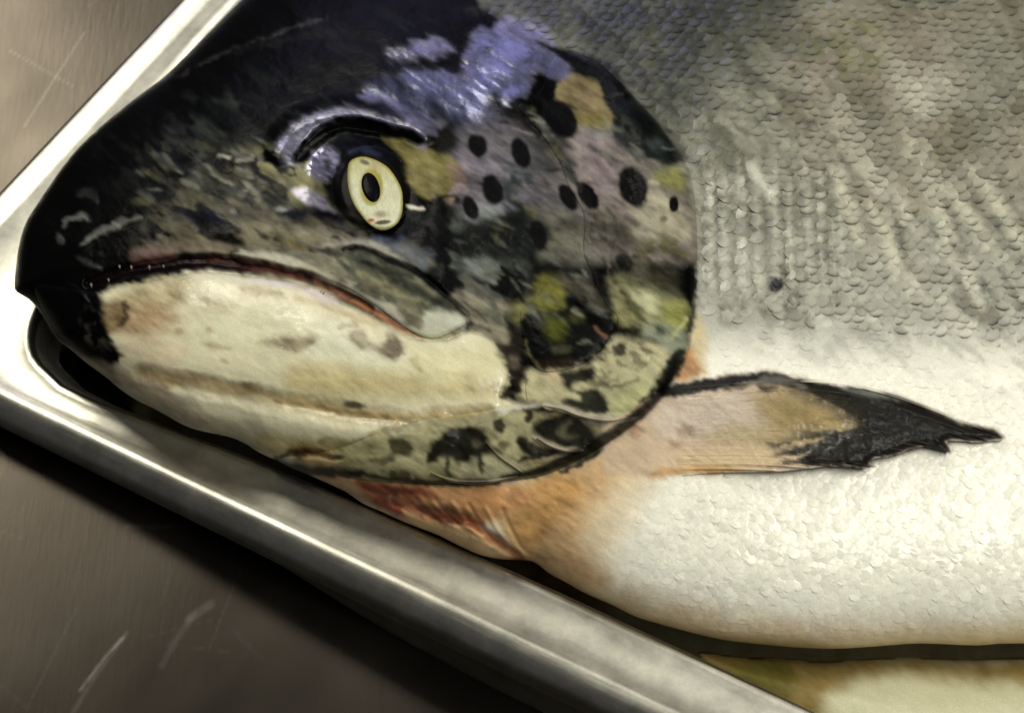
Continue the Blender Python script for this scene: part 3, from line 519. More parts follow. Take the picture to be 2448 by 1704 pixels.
# pigment edges are ragged: drag them along the lie of the skin
wq = (fbm(U, V, 13, 2, 3, 32, 2.2) - .5) * 21; wp = (fbm(U, V, 9, 6, 3, 32, 2.5) - .5) * 7
wu = U + wq * math.cos(R(32)) - wp * .5; wv_ = V + wq * math.sin(R(32)) + wp * .8
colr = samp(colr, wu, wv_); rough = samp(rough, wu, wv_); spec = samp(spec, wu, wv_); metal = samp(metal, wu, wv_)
# --- black spots -----------------------------------------------------------
for cx, cy, rx, ry, a in ((130, 755, 64, 82, 20), (440, 812, 62, 108, 20), (235, 1075, 68, 106, 20), (75, 1205, 48, 88, 22), (785, 1130, 50, 98, 30), (930, 1120, 55, 112, 34), (1255, 1060, 98, 140, 20), (1555, 1182, 34, 58, 0), (570, 1415, 52, 102, 12), (720, 560, 96, 150, 42)):
    ell(1100 + cx / 3.044, 100 + cy / 3.044, rx / 3.044 * 1.05, ry / 3.044 * 1.05, a, (6, 6, 9), .2, 1, .3, sp=.05, r=.5)
ell(1100 + 1195 / 3.044, 600 + 85 / 3.044, 17, 25, 38, (30, 27, 26), .3, .92, .2); ell(1100 + 1675 / 3.044, 600 + 160 / 3.044, 9, 14, 20, (9, 9, 12), .2, .97, .15)
ell(1100 + 1480 / 3.044, 100 + 1290 / 3.044, 9, 8, 0, (104, 92, 66), .4, .8)
ell(1500 + 800 / 2.248, 1530 / 2.248, 17, 19, -30, (10, 10, 14), .2, .97, .2); ell(1500 + 2055 / 2.248, 472 / 2.248, 7, 9, 20, (52, 36, 30), .4, .9)
ell(1500 + 1150 / 2.248, 855 / 2.248, 5, 9, 10, (62, 56, 50), .4, .8)

# dark rear margin of the gill cover, over the fin root
line([(1612, 880), (1590, 925), (1545, 975), (1485, 1022), (1420, 1064), (1350, 1100), (1280, 1128), (1200, 1140)], 30, (24, 24, 22), 12, .9, .7, 2, sp=.05)
# fine all-over pigment variation, streaked
n1 = fbm(U, V, 9, 1, 3, 32, 3.0) - .5
n2 = fbm(U, V, 30, 5, 4, 28, 1.6) - .5
hd = sstep(1720, 1640, U)
pale = 1 - .72 * sstep(.16, .5, colr.mean(-1))
colr *= np.clip(1 + pale * ((0.5 + .5 * hd) * n1 + (0.35 + .4 * hd) * n2), .3, 2)[..., None]
lum = colr.mean(-1, keepdims=True)
colr = lum + (colr - lum) * .86
colr = np.clip(colr * 1.1 * (lum / (lum + .045)), 0.001, 0.9)
rough = np.clip(rough + 0.15 * (fbm(U, V, 26, 6, 3, 30, 2) - .5), .12, .8)

# ------------------------------------------------------------------ relief of the head (heights in pixels)
line(Z('B', [(230, 560), (330, 400), (520, 290), (800, 230), (1060, 260), (1300, 330), (1450, 420)]), 50, soft=40, h=16)      # brow ridge
ell(893, 455, 118, 130, 14, None, .35, 1, 0, h=-20)                                                                        # socket
line(Z('A', [(1200, 1480), (1700, 1440), (2131, 1520)]) + Z('D', [(500, 240), (900, 430)]), 60, soft=50, h=9)
line(Z('E', [(400, 420), (560, 560), (760, 800), (900, 1080), (960, 1300)]) + Z('F', [(1000, 300), (1130, 480)]), 40, soft=34, h=6)
ell(1370, 800, 110, 80, -30, None, .5, 1, 0, h=12)
ell(1240, 190, 120, 60, 60, None, .6, 1, 0, h=8)
fill([(260, 800), (500, 680), (900, 800), (1150, 880), (1000, 940), (600, 940), (330, 880)], None, 60, 1, h=14)
line(Z('G', [(100, 120), (500, 170), (900, 220), (1200, 200)]), 70, soft=50, h=10)
for i in range(9):                                                                                                          # throat folds
    line([(880 + i * 40, 1170 + i * 6), (960 + i * 36, 1215 + i * 12), (1060 + i * 30, 1260 + i * 10)], 9, soft=8, h=(-4, 3)[i % 2])
n = fbm(U, V, 40, 2, 4, 30, 1.5) - .5
hgt += metal * (fbm(U, V, 7, 2, 3, 32, 6) - .5) * 5
hgt += n * 6 * (1 - .6 * sstep(.2, .5, colr.mean(-1))) + (fbm(U, V, 14, 3, 2, 32, 2.2) - .5) * 1.0
hgt += ((fbm(U, V, 7, 4, 2, 40, 1.4) - .5) * 3.0) * sstep(1500, 1700, U)

BODY = [(35, 690), (37, 645), (43, 600), (52, 560), (66, 524), (88, 490), (117, 446), (170, 373), (235, 308), (320, 238), (385, 190), (430, 148), (480, 98), (535, 42), (590, -12), (680, -90),
        (850, -190), (1150, -260), (1600, -310), (2100, -330), (2700, -340), (3500, -330), (4100, -150), (4400, 300), (4400, 900), (4100, 1300), (3500, 1500), (2900, 1550), (2448, 1537), (2336, 1542), (2199, 1537),
        (2085, 1545), (1984, 1550), (1880, 1545), (1788, 1536), (1720, 1527), (1640, 1508), (1574, 1490), (1514, 1471), (1464, 1446), (1400, 1418), (1350, 1390), (1313, 1370), (1275, 1342), (1238, 1338), (1190, 1335), (1144, 1325),
        (1095, 1303), (1050, 1280), (1010, 1264), (968, 1248), (915, 1224), (868, 1203), (828, 1176), (790, 1158), (745, 1138), (700, 1120), (664, 1102), (617, 1080), (590, 1062), (555, 1046), (510, 1036), (470, 1027), (435, 1014), (400, 994), (365, 975), (330, 958), (290, 932), (250, 899), (205, 866), (165, 832), (140, 815),
        (125, 795), (108, 765), (92, 740), (72, 718), (52, 705)]
BODYS = smooth_pts(BODY, True, 3)
uu = np.array([36, 100, 200, 350, 500, 900, 1400, 1800, 4400.])
RR = np.array([70, 150, 230, 330, 420, 520, 640, 760, 800.])
AA = np.array([80, 130, 170, 210, 240, 285, 310, 330, 330.])
ZM = 225.0
def profile(u, d):
    t = np.clip(d / np.interp(u, uu, RR), 0, 1)
    return ZM + np.interp(u, uu, AA) * np.sqrt(np.clip(1 - (1 - t) ** 2, 0, 1))
DB = seg_dist(U, V, BODYS, True)
edge_fade = np.clip(DB / 14, 0, 1)
hgt *= edge_fade
ZB = profile(U, np.maximum(DB, 0)) + hgt
def zbase(u, v): return samp(ZB, u, v)

# ------------------------------------------------------------------ materials
def nodes_of(name):
    m = bpy.data.materials.new(name); m.use_nodes = True
    nt = m.node_tree; return m, nt, nt.nodes['Principled BSDF']
def N(nt, t, **kw):
    n = nt.nodes.new(t)
    for k, v in kw.items():
        if k.startswith('i_'): n.inputs[k[2:].replace('_', ' ')].default_value = v
        else: setattr(n, k, v)
    return n
def skin_material(name, use_object_color=False, bump=0.12, coat=0.34):
    m, nt, b = nodes_of(name); L = nt.links.new
    a = N(nt, 'ShaderNodeAttribute', attribute_name='Col')
    s = N(nt, 'ShaderNodeAttribute', attribute_name='Surf')
    sep = N(nt, 'ShaderNodeSeparateColor'); L(s.outputs['Color'], sep.inputs[0])
    tc = N(nt, 'ShaderNodeTexCoord') if not use_object_color else N(nt, 'ShaderNodeNewGeometry')
    src = tc.outputs['Object'] if not use_object_color else tc.outputs['Position']
    n1 = N(nt, 'ShaderNodeTexNoise', i_Scale=2600.0, i_Detail=3.0); L(src, n1.inputs['Vector'])
    mr = N(nt, 'ShaderNodeMapRange', i_To_Min=0.78, i_To_Max=1.22); L(n1.outputs[0], mr.inputs[0])
    mul = N(nt, 'ShaderNodeVectorMath', operation='SCALE')
    if use_object_color:
        oi = N(nt, 'ShaderNodeObjectInfo'); mm = N(nt, 'ShaderNodeVectorMath', operation='MULTIPLY')
        L(oi.outputs['Color'], mm.inputs[0]); L(a.outputs['Color'], mm.inputs[1]); L(mm.outputs[0], mul.inputs[0])
    else: L(a.outputs['Color'], mul.inputs[0])
    L(mr.outputs[0], mul.inputs['Scale']); L(mul.outputs[0], b.inputs['Base Color'])
    L(sep.outputs[0], b.inputs['Roughness']); L(sep.outputs[1], b.inputs['Specular IOR Level']); L(sep.outputs[2], b.inputs['Metallic'])
    b.inputs['Coat Weight'].default_value = coat; b.inputs['Coat Roughness'].default_value = 0.09
    if coat > .1:      # film of water: a coarse ripple that breaks the lamps into small glints
        mp = N(nt, 'ShaderNodeMapping'); mp.inputs['Rotation'].default_value = (0, 0, R(32)); mp.inputs['Scale'].default_value = (150, 520, 300); L(src, mp.inputs[0])
        n4 = N(nt, 'ShaderNodeTexNoise', i_Scale=1.0, i_Detail=3.0); L(mp.outputs[0], n4.inputs['Vector'])
        b4 = N(nt, 'ShaderNodeBump', i_Strength=.42, i_Distance=0.0010); L(n4.outputs[0], b4.inputs['Height']); L(b4.outputs[0], b.inputs['Coat Normal'])
        n5 = N(nt, 'ShaderNodeTexNoise', i_Scale=75.0, i_Detail=3.0); L(src, n5.inputs['Vector'])
        m5 = N(nt, 'ShaderNodeMapRange', i_From_Min=.45, i_From_Max=.62, i_To_Min=.02, i_To_Max=coat); L(n5.outputs[0], m5.inputs[0])
        m6 = N(nt, 'ShaderNodeMapRange', i_From_Min=.06, i_From_Max=.3, i_To_Min=.08, i_To_Max=1.0); L(sep.outputs[1], m6.inputs[0])
        m7 = N(nt, 'ShaderNodeMath', operation='MULTIPLY'); L(m5.outputs[0], m7.inputs[0]); L(m6.outputs[0], m7.inputs[1]); L(m7.outputs[0], b.inputs['Coat Weight'])
    n2 = N(nt, 'ShaderNodeTexNoise', i_Scale=900.0, i_Detail=4.0); L(src, n2.inputs['Vector'])
    bp = N(nt, 'ShaderNodeBump', i_Strength=bump, i_Distance=0.0006); L(n2.outputs[0], bp.inputs['Height']); L(bp.outputs[0], b.inputs['Normal'])
    return m
M_SKIN = skin_material('fish_skin'); M_SCALE = skin_material('fish_scale', True, .1, .16); M_SCALES = skin_material('fish_scale_field', False, .1, .16)
M_EYE = skin_material('fish_eye', False, .02, .03)

def steel(name, base, rough, streak=None, useuv=False):
    m, nt, b = nodes_of(name); L = nt.links.new
    b.inputs['Metallic'].default_value = 1.0
    tc = N(nt, 'ShaderNodeTexCoord'); mp = N(nt, 'ShaderNodeMapping'); L(tc.outputs['UV' if useuv else 'Object'], mp.inputs[0])
    mp.inputs['Scale'].default_value = streak or (1, 1, 1)
    n = N(nt, 'ShaderNodeTexNoise', i_Scale=1.0, i_Detail=6.0, i_Roughness=0.65); L(mp.outputs[0], n.inputs['Vector'])
    n3 = N(nt, 'ShaderNodeTexNoise', i_Scale=110.0, i_Detail=6.0, i_Roughness=0.7); L(tc.outputs['Object'], n3.inputs['Vector'])
    r = N(nt, 'ShaderNodeMapRange', i_To_Min=rough - .10, i_To_Max=rough + .12); L(n.outputs[0], r.inputs[0]); L(r.outputs[0], b.inputs['Roughness'])
    cr = N(nt, 'ShaderNodeValToRGB'); L(n3.outputs[0], cr.inputs[0])
    cr.color_ramp.elements[0].position = .3; cr.color_ramp.elements[1].position = .7
    cr.color_ramp.elements[0].color = tuple(c * .66 for c in base) + (1,); cr.color_ramp.elements[1].color = tuple(min(1, c * 1.12) for c in base) + (1,)
    L(cr.outputs[0], b.inputs['Base Color'])
    bp = N(nt, 'ShaderNodeBump', i_Strength=.12, i_Distance=0.0003); L(n.outputs[0], bp.inputs['Height']); L(bp.outputs[0], b.inputs['Normal'])
    return m, nt, b
M_TRAY, _, _ = steel('tray_steel', (.56, .54, .46), .34, (60, 900, 1), True)
M_WALL, _, _ = steel('tray_wall_steel', (.66, .65, .58), .50, (60, 300, 1), True)
M_FLOOR, _, _ = steel('tray_floor_steel', (.52, .51, .45), .13, (40, 40, 1), True)

# ------------------------------------------------------------------ object helpers
def new_mesh(name, verts, faces, mat, parent=None, cols=None, surf=None, smooth=True, uv=None):
    me = bpy.data.meshes.new(name); faces = np.asarray(faces); nv, nf = len(verts), len(faces); k = faces.shape[1]
    me.vertices.add(nv); me.vertices.foreach_set('co', np.asarray(verts, np.float32).ravel())
    me.loops.add(nf * k); me.loops.foreach_set('vertex_index', faces.astype(np.int32).ravel())
    me.polygons.add(nf); me.polygons.foreach_set('loop_start', np.arange(0, nf * k, k, dtype=np.int32))
    me.update(calc_edges=True)
    if smooth: me.polygons.foreach_set('use_smooth', np.ones(nf, bool))
    def attr(nm, c):
        at = me.color_attributes.new(nm, 'FLOAT_COLOR', 'POINT')
        d = np.ones((nv, 4), np.float32); d[:, :3] = c; at.data.foreach_set('color', d.ravel())
    if cols is not None: attr('Col', cols)
    if surf is not None: attr('Surf', surf)
    if uv is not None:
        l = me.uv_layers.new(name='UVMap'); l.data.foreach_set('uv', np.asarray(uv, np.float32)[faces.ravel()].ravel())
    me.materials.append(mat)
    o = bpy.data.objects.new(name, me); col.objects.link(o)
    if parent: o.parent = parent
    return o
def thing(name, label, cat, loc=(0, 0, 0), group=None):
    o = bpy.data.objects.new(name, None); col.objects.link(o); o.location = loc; o.empty_display_size = .02
    o['label'] = label; o['category'] = cat
    if group: o['group'] = group
    return o
def child(o, p):
    o.parent = p; o.matrix_parent_inverse = p.matrix_world.inverted(); return o

def relief(name, poly, us, vs, ztop, zbot, mat, parent=None, smoothed=False, colfn=None, depth=None):
    """closed solid whose outline is poly; ztop / zbot(u, v, d) give pixel heights"""
    P = np.asarray(poly, float) if smoothed else smooth_pts(poly, True, 4)
    u, v = np.meshgrid(us, vs)
    d, nx, ny = seg_dist(u, v, P, True, True)
    ins = d > 0
    cell = ins[:-1, :-1] | ins[1:, :-1] | ins[:-1, 1:] | ins[1:, 1:]
    u2 = np.where(ins, u, nx); v2 = np.where(ins, v, ny); d2 = np.maximum(d, 0)
    nu = len(us); idx = np.arange(u.size).reshape(u.shape)
    a, b, c, e = idx[:-1, :-1][cell], idx[:-1, 1:][cell], idx[1:, 1:][cell], idx[1:, :-1][cell]
    top = np.stack([a, e, c, b], 1)
    used = np.unique(top); remap = np.full(u.size, -1); remap[used] = np.arange(len(used))
    fu, fv, fd = u2.ravel()[used], v2.ravel()[used], d2.ravel()[used]
    zt = ztop(fu, fv, fd); zb = zbot(fu, fv, fd)
    rim = fd <= 0
    nb = np.where(rim, np.arange(len(used)), 0); k = (~rim).sum(); nb[~rim] = len(used) + np.arange(k)
    T = remap[top]; B = nb[T][:, ::-1]
    # drop bottom faces whose four corners are all on the rim (they equal their top face)
    B = B[~(rim[T].all(1))]
    vt = unproject(fu, fv, zt * PX); vb = unproject(fu[~rim], fv[~rim], np.minimum(zb, zt - 1)[~rim] * PX)
    verts = np.concatenate([vt, vb])
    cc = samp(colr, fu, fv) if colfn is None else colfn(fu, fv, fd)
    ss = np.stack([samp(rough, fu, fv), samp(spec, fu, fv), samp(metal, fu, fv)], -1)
    cols = np.concatenate([cc, cc[~rim]]); surf = np.concatenate([ss, ss[~rim]])
    return new_mesh(name, verts, np.concatenate([T, B]), mat, parent, cols, surf)
def span(poly, step, pad=8):
    P = np.asarray(poly); a = P.min(0) - pad; b = P.max(0) + pad
    return np.arange(a[0], b[0] + step, step), np.arange(a[1], b[1] + step, step)

# ------------------------------------------------------------------ table
tx = np.unique(np.concatenate([np.linspace(-1.6, -.17, 14), np.arange(-.17, .17, .0007), np.linspace(.17, 1.6, 14)]))
ty = np.unique(np.concatenate([np.linspace(-1.2, -.14, 12), np.arange(-.14, .19, .0009), np.linspace(.19, 1.6, 14)]))
X, Y = np.meshgrid(tx, ty)
tc_ = np.zeros(X.shape + (3,)); tr = np.full(X.shape, .28)
tc_[:] = (.060, .051, .041)
tn = fbm(X * 1000, Y * 1000, 60, 3, 4)
tc_ *= (0.45 + 1.1 * tn)[..., None]; tr += .16 * (fbm(X * 1000, Y * 1000, 35, 5, 4, 60, 2) - .5)
TABLE_Z = -0.0015
def tline(pts, wd, c, a, dr=0):
    P = unproject([p[0] for p in pts], [p[1] for p in pts], TABLE_Z)[:, :2]
    d, t = seg_dist(X, Y, P, False); m = (1 - sstep(wd * PX * .3, wd * PX, d)) * a
    m = m * (0.5 + .5 * vnoise(X * 900, Y * 900, 2))
    tc_[:] += (np.array(c) - tc_) * m[..., None]; tr[:] += dr * m
tline(Z('J', [(600, 1220), (540, 1300), (440, 1440), (350, 1590)]), 9, (.11, .11, .10), .5, .08)
tline(Z('J', [(585, 1240), (500, 1330), (380, 1490)]), 6, (.22, .22, .2), .5, .1)
tline(Z('J', [(920, 1130), (830, 1260), (770, 1370)]), 12, (.12, .12, .11), .4)
tline(Z('J', [(1000, 1080), (900, 1150)]), 16, (.17, .16, .14), .4)
tline(Z('J', [(970, 695), (780, 715), (600, 715)]), 6, (.22, .18, .15), .5)
tline(Z('J', [(1100, 1190), (1240, 1340)]), 9, (.07, .07, .07), .5)
tline([(60, 300), (200, 80)], 4, (.15, .14, .12), .3); tline([(20, 120), (180, 210)], 3, (.15, .14, .12), .3)
for i in range(46):
    a0 = rng.uniform(-200, 1300); b0 = rng.uniform(-100, 1800); th = R(rng.choice([-58, -50, -8, 20]) + rng.normal(0, 9)); L0 = rng.uniform(60, 330)
    tline([(a0, b0), (a0 + L0 * math.cos(th), b0 + L0 * math.sin(th))], rng.uniform(2.5, 5), (.10, .095, .085), rng.uniform(.15, .4), .06)
idx = np.arange(X.size).reshape(X.shape)
tf = np.stack([idx[:-1, :-1].ravel(), idx[:-1, 1:].ravel(), idx[1:, 1:].ravel(), idx[1:, :-1].ravel()], 1)
mt, nt, b = nodes_of('table_steel'); b.inputs['Metallic'].default_value = 1.0
at = N(nt, 'ShaderNodeAttribute', attribute_name='Col'); nt.links.new(at.outputs['Color'], b.inputs['Base Color'])
sf = N(nt, 'ShaderNodeAttribute', attribute_name='Surf'); sp_ = N(nt, 'ShaderNodeSeparateColor'); nt.links.new(sf.outputs['Color'], sp_.inputs[0])
nt.links.new(sp_.outputs[0], b.inputs['Roughness'])
tco = N(nt, 'ShaderNodeTexCoord'); mpp = N(nt, 'ShaderNodeMapping'); mpp.inputs['Scale'].default_value = (700, 90, 1); mpp.inputs['Rotation'].default_value = (0, 0, R(-30))
nt.links.new(tco.outputs['Object'], mpp.inputs[0]); nn = N(nt, 'ShaderNodeTexNoise', i_Scale=1.0, i_Detail=5.0); nt.links.new(mpp.outputs[0], nn.inputs['Vector'])
bpp = N(nt, 'ShaderNodeBump', i_Strength=.08, i_Distance=.0003); nt.links.new(nn.outputs[0], bpp.inputs['Height']); nt.links.new(bpp.outputs[0], b.inputs['Normal'])
tv = np.stack([X, Y, np.full(X.shape, TABLE_Z)], -1).reshape(-1, 3)
table = new_mesh('table_top', tv, tf, mt, None, tc_.reshape(-1, 3), np.stack([tr, tr * 0, tr * 0], -1).reshape(-1, 3), smooth=False)
table['kind'] = 'structure'; table['label'] = 'scratched brushed steel work table under the tray'

# ------------------------------------------------------------------ tray
RZ = 0.014
c1 = unproject([83, 1605], [980, 1704], RZ)[:, :2]; c2 = unproject([113, 499], [413, 0], RZ)[:, :2]
e1 = (c1[1] - c1[0]) / np.linalg.norm(c1[1] - c1[0]); e2 = (c2[1] - c2[0]) / np.linalg.norm(c2[1] - c2[0])
k = np.linalg.solve(np.stack([e1, -e2], 1), c2[0] - c1[0]); corner = c1[0] + e1 * k[0]
LA, LB, RC = 0.64, 0.44, 0.040
quad = [corner, corner + e1 * LA, corner + e1 * LA + e2 * LB, corner + e2 * LB]
path = []; tag_ = []
for i in range(4):
    p, a, b2 = quad[i], quad[i - 1], quad[(i + 1) % 4]
    da = (a - p) / np.linalg.norm(a - p); db = (b2 - p) / np.linalg.norm(b2 - p)
    for t in np.linspace(0, 1, 14):       # rounded corner
        q = ((1 - t) ** 2 * (p + da * RC) + 1.4142 * t * (1 - t) * p + t * t * (p + db * RC)) / ((1 - t) ** 2 + 1.4142 * t * (1 - t) + t * t); path.append(q)
    L_ = np.linalg.norm(b2 - p); nseg = 60 if i in (0, 3) else 12
    for t in np.linspace(0, 1, nseg + 1)[1:-1]:
        path.append(p + db * (RC + (L_ - 2 * RC) * t))
path = np.array(path); npth = len(path)
tan = np.roll(path, -1, 0) - np.roll(path, 1, 0); tan /= np.linalg.norm(tan, axis=1)[:, None]
out = np.stack([tan[:, 1], -tan[:, 0]], 1)
ctr = sum(quad) / 4
if np.mean(((path - ctr) * out).sum(1)) < 0: out = -out
# the long near side is bent upwards away from the corner
def project(P):
    q = P - CAM; zc = q[:, 1] * math.sin(TILT) - q[:, 2] * math.cos(TILT); yc = q[:, 1] * math.cos(TILT) + q[:, 2] * math.sin(TILT)
    return 1224 + FOC * q[:, 0] / zc, 852 - FOC * yc / zc
# distance run along the near side from the corner -> flange width and hem drop
s1 = ((path - corner) @ e1); off1 = np.abs((path - corner) @ np.array([-e1[1], e1[0]]))
near = off1 < .02
fl = np.where(near, np.interp(s1, [0, .010, .036, .052, .062, .10, .14, .2], [.027, .025, .0145, .0095, .0105, .0135, .0155, .0165]), np.interp(np.abs((path - corner) @ e2), [.062, .095, .13], [.027, .016, .0085]))
hem = np.where(near, np.interp(s1, [.10, .14, .19, .30, .6], [.0004, .005, .011, .013, .003]), .0010)
arc0 = np.concatenate([[0], np.cumsum(np.linalg.norm(np.diff(path, axis=0), axis=1))])
rise = .0006 * (fbm(arc0 * 1000, arc0 * 0, 26, 4, 3) - .5) + np.where(near, .013 * sstep(.03, .20, s1) * sstep(.62, .40, s1), 0)
pu_, pv_ = project(np.concatenate([path, np.full((npth, 1), RZ)], 1))
path = np.where(near[:, None], unproject(pu_, pv_, RZ + rise)[:, :2], path)
rows = []
def ring(o, z):
    z = z if np.ndim(z) else np.full(npth, z)
    rows.append(np.concatenate([path + out * (o[:, None] if np.ndim(o) else o), (z + rise * np.clip(z / RZ * 1.6, 0, 1))[:, None]], 1))
one = np.ones(npth)
s2 = np.abs((path - corner) @ e2)
lw = np.where(near, np.interp(s1, [.0, .014], [.25, 0]), np.interp(s2, [.04, .10], [.25, .0]))       # the short side slopes gently, the long side is steep
ww = .0075 + .0035 * lw
ring(-fl - ww, .0000); ring(-fl - ww * .88, .0006); ring(-fl - ww * .72, .0026); ring(-fl - ww * .32, RZ * .62)
ring(-fl - .0012, RZ - .0030)
ring(-fl - .0002, RZ - .0011); ring(-fl + .0008, RZ - .0004); ring(-fl + .0022, RZ - .0008); ring(-fl * .5, RZ - .0009); ring(-.0030 * one, RZ - .0006)
ring(-.0014 * one, RZ - .0001); ring(0 * one, RZ)
flat = np.where(near & (s1 > .02), 0, 1.0)
for o_, dz_ in ((.0014, .0003), (.0030, .0013), (.0046, .0030), (.0058, .0052)):
    ring((o_ + flat * .0016) * one, RZ - dz_ * (1 - .86 * flat))
ring(.0060 + flat * .0018, RZ - .0066 + flat * .0045); ring(.0058 + flat * .0016, RZ - .0072); ring(.0046 * one, RZ - .0075); ring(.0042 * one, RZ - .0078)
ring(.0036 * one, RZ - .0082 - hem * .5); ring(.0026 * one, RZ - .0084 - hem); ring(.0010 * one, RZ - .0084 - hem)
nr = len(rows); tvv = np.concatenate(rows)
arc = np.concatenate([[0], np.cumsum(np.linalg.norm(np.diff(path, axis=0), axis=1))])
uvs = np.concatenate([np.stack([arc, np.full(npth, r_ * .0015)], 1) for r_ in range(nr)])
def strip(r0, r1):
    f = []
    for r_ in range(r0, r1):
        for j in range(npth):
            j2 = (j + 1) % npth; f.append((r_ * npth + j, r_ * npth + j2, (r_ + 1) * npth + j2, (r_ + 1) * npth + j))
    return np.array(f)
tray = thing('baking_tray', 'shallow worn steel tray with rolled rim holding the salmon', 'tray', (corner[0], corner[1], 0))
bpy.context.view_layer.update()
child(new_mesh('rim', tvv, strip(4, nr - 1)[:, ::-1], M_TRAY, uv=uvs), tray)
child(new_mesh('wall', tvv[:npth * 5], strip(0, 4)[:, ::-1], M_WALL, uv=uvs[:npth * 5]), tray)
fv_ = np.concatenate([rows[0], [[*ctr, 0.0]]]); fuv = np.concatenate([rows[0][:, :2], [ctr]])
child(new_mesh('tray_floor', fv_, np.array([(j, (j + 1) % npth, npth) for j in range(npth)]), M_FLOOR, uv=fuv, smooth=False), tray)

# ------------------------------------------------------------------ the salmon
salmon = thing('salmon', 'whole raw salmon with black spotted head and white belly lying on the tray', 'fish', tuple(unproject(1224, 700, 0.0)))
bpy.context.view_layer.update()
us = np.concatenate([np.arange(28, 1720, 3.4), np.arange(1720, 2470, 5), np.arange(2475, 4430, 36)])
vs = np.concatenate([np.arange(-350, -10, 14), np.arange(-8, 1560, 3.6)])
def body_top(u, v, d): return profile(u, d) + samp(hgt, u, v) * np.clip(d / 10, 0, 1)
def body_bot(u, v, d): return np.maximum(ZM - (profile(u, d) - ZM) * .9, 6 + 132 * (1 - sstep(150, 450, u)))
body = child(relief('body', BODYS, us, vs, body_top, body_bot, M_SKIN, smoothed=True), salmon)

def shell(name, poly, step, thick, k=7, under=8, mat=M_SKIN, base=zbase, colfn=None):
    P = smooth_pts(poly, True, 4); a, b = span(P, step)
    edge = 2.0
    o = relief(name, P, a, b, lambda u, v, d: base(u, v) + edge + ((thick(u, v) if callable(thick) else thick) - edge) * (1 - np.exp(-d / k)), lambda u, v, d: base(u, v) - under, mat, smoothed=True, colfn=colfn)
    return o
JAWP = Z('C', [(240, 480), (430, 500), (600, 520), (700, 505), (850, 475), (1000, 448), (1150, 420), (1300, 400), (1600, 428), (1900, 470), (2080, 530)]) + Z('D', [(200, 690), (400, 790), (620, 890), (800, 985), (950, 1075), (1080, 1112), (1300, 1112), (1480, 1050), (1650, 1090), (1730, 1190)]) + \
    Z('F', [(310, 800), (350, 900), (320, 1000), (310, 1060)]) + [(1190, 985), (1050, 1012), (900, 1060), (790, 1090), (690, 1095), (640, 1082), (600, 1062), (555, 1040), (510, 1030), (470, 1021), (435, 1008), (400, 988), (365, 968), (330, 951), (290, 925), (250, 892), (205, 858), (170, 828), (145, 805), (122, 772), (100, 735), (85, 700)]
child(shell('lower_jaw', JAWP, 3.2, 13, 12), salmon)
child(shell('upper_jaw_bone', MAX, 2.8, 15, 9), salmon)
MEMB = [(664, 1098), (720, 1082), (800, 1068), (900, 1030), (1000, 1000), (1100, 985), (1200, 970), (1300, 950), (1380, 960), (1480, 985), (1540, 990), (1578, 949), (1560, 975), (1493, 1031), (1440, 1066), (1386, 1098), (1330, 1124), (1279, 1141), (1205, 1151), (1140, 1156), (1066, 1157), (970, 1155), (885, 1149), (810, 1138), (746, 1122), (700, 1108)]
child(shell('gill_membrane', MEMB, 3.0, 24, 14), salmon)
GILL = Z('E', [(420, 470), (500, 430), (600, 330), (640, 200), (700, 100), (800, 66), (900, 100), (1000, 150), (1130, 260), (1250, 385), (1400, 550), (1530, 720), (1640, 880), (1690, 1040), (1715, 1250), (1722, 1400), (1724, 1598)]) + \
    Z('F', [(1722, 250), (1700, 450), (1680, 600), (1655, 740), (1590, 850), (1510, 970), (1420, 1090), (1300, 1190), (1200, 1232), (1080, 1240), (960, 1222), (840, 1195), (730, 1150), (600, 1120), (500, 1100), (480, 960), (560, 890), (700, 880), (860, 840), (1010, 740), (1120, 620), (1145, 480), (1090, 420), (1020, 300), (960, 150), (900, 0)]) + Z('E', [(900, 1250), (800, 1080), (740, 900), (640, 740), (520, 590)])
def gill_base(u, v): return zbase(u, v)
child(shell('gill_cover', GILL, 3.0, lambda u, v: 4 + 36 * np.maximum(sstep(1420, 1560, u), sstep(1000, 1120, v)), 22), salmon)
BOSS = Z('F', [(450, 420), (560, 330), (640, 230), (800, 240), (950, 370), (1050, 430), (1135, 480), (1130, 570), (1060, 660), (1000, 745), (850, 842), (700, 876), (600, 872), (520, 825), (480, 730), (450, 620), (440, 520)])
child(shell('cheek_plate', BOSS, 3.0, 9, 22), salmon)
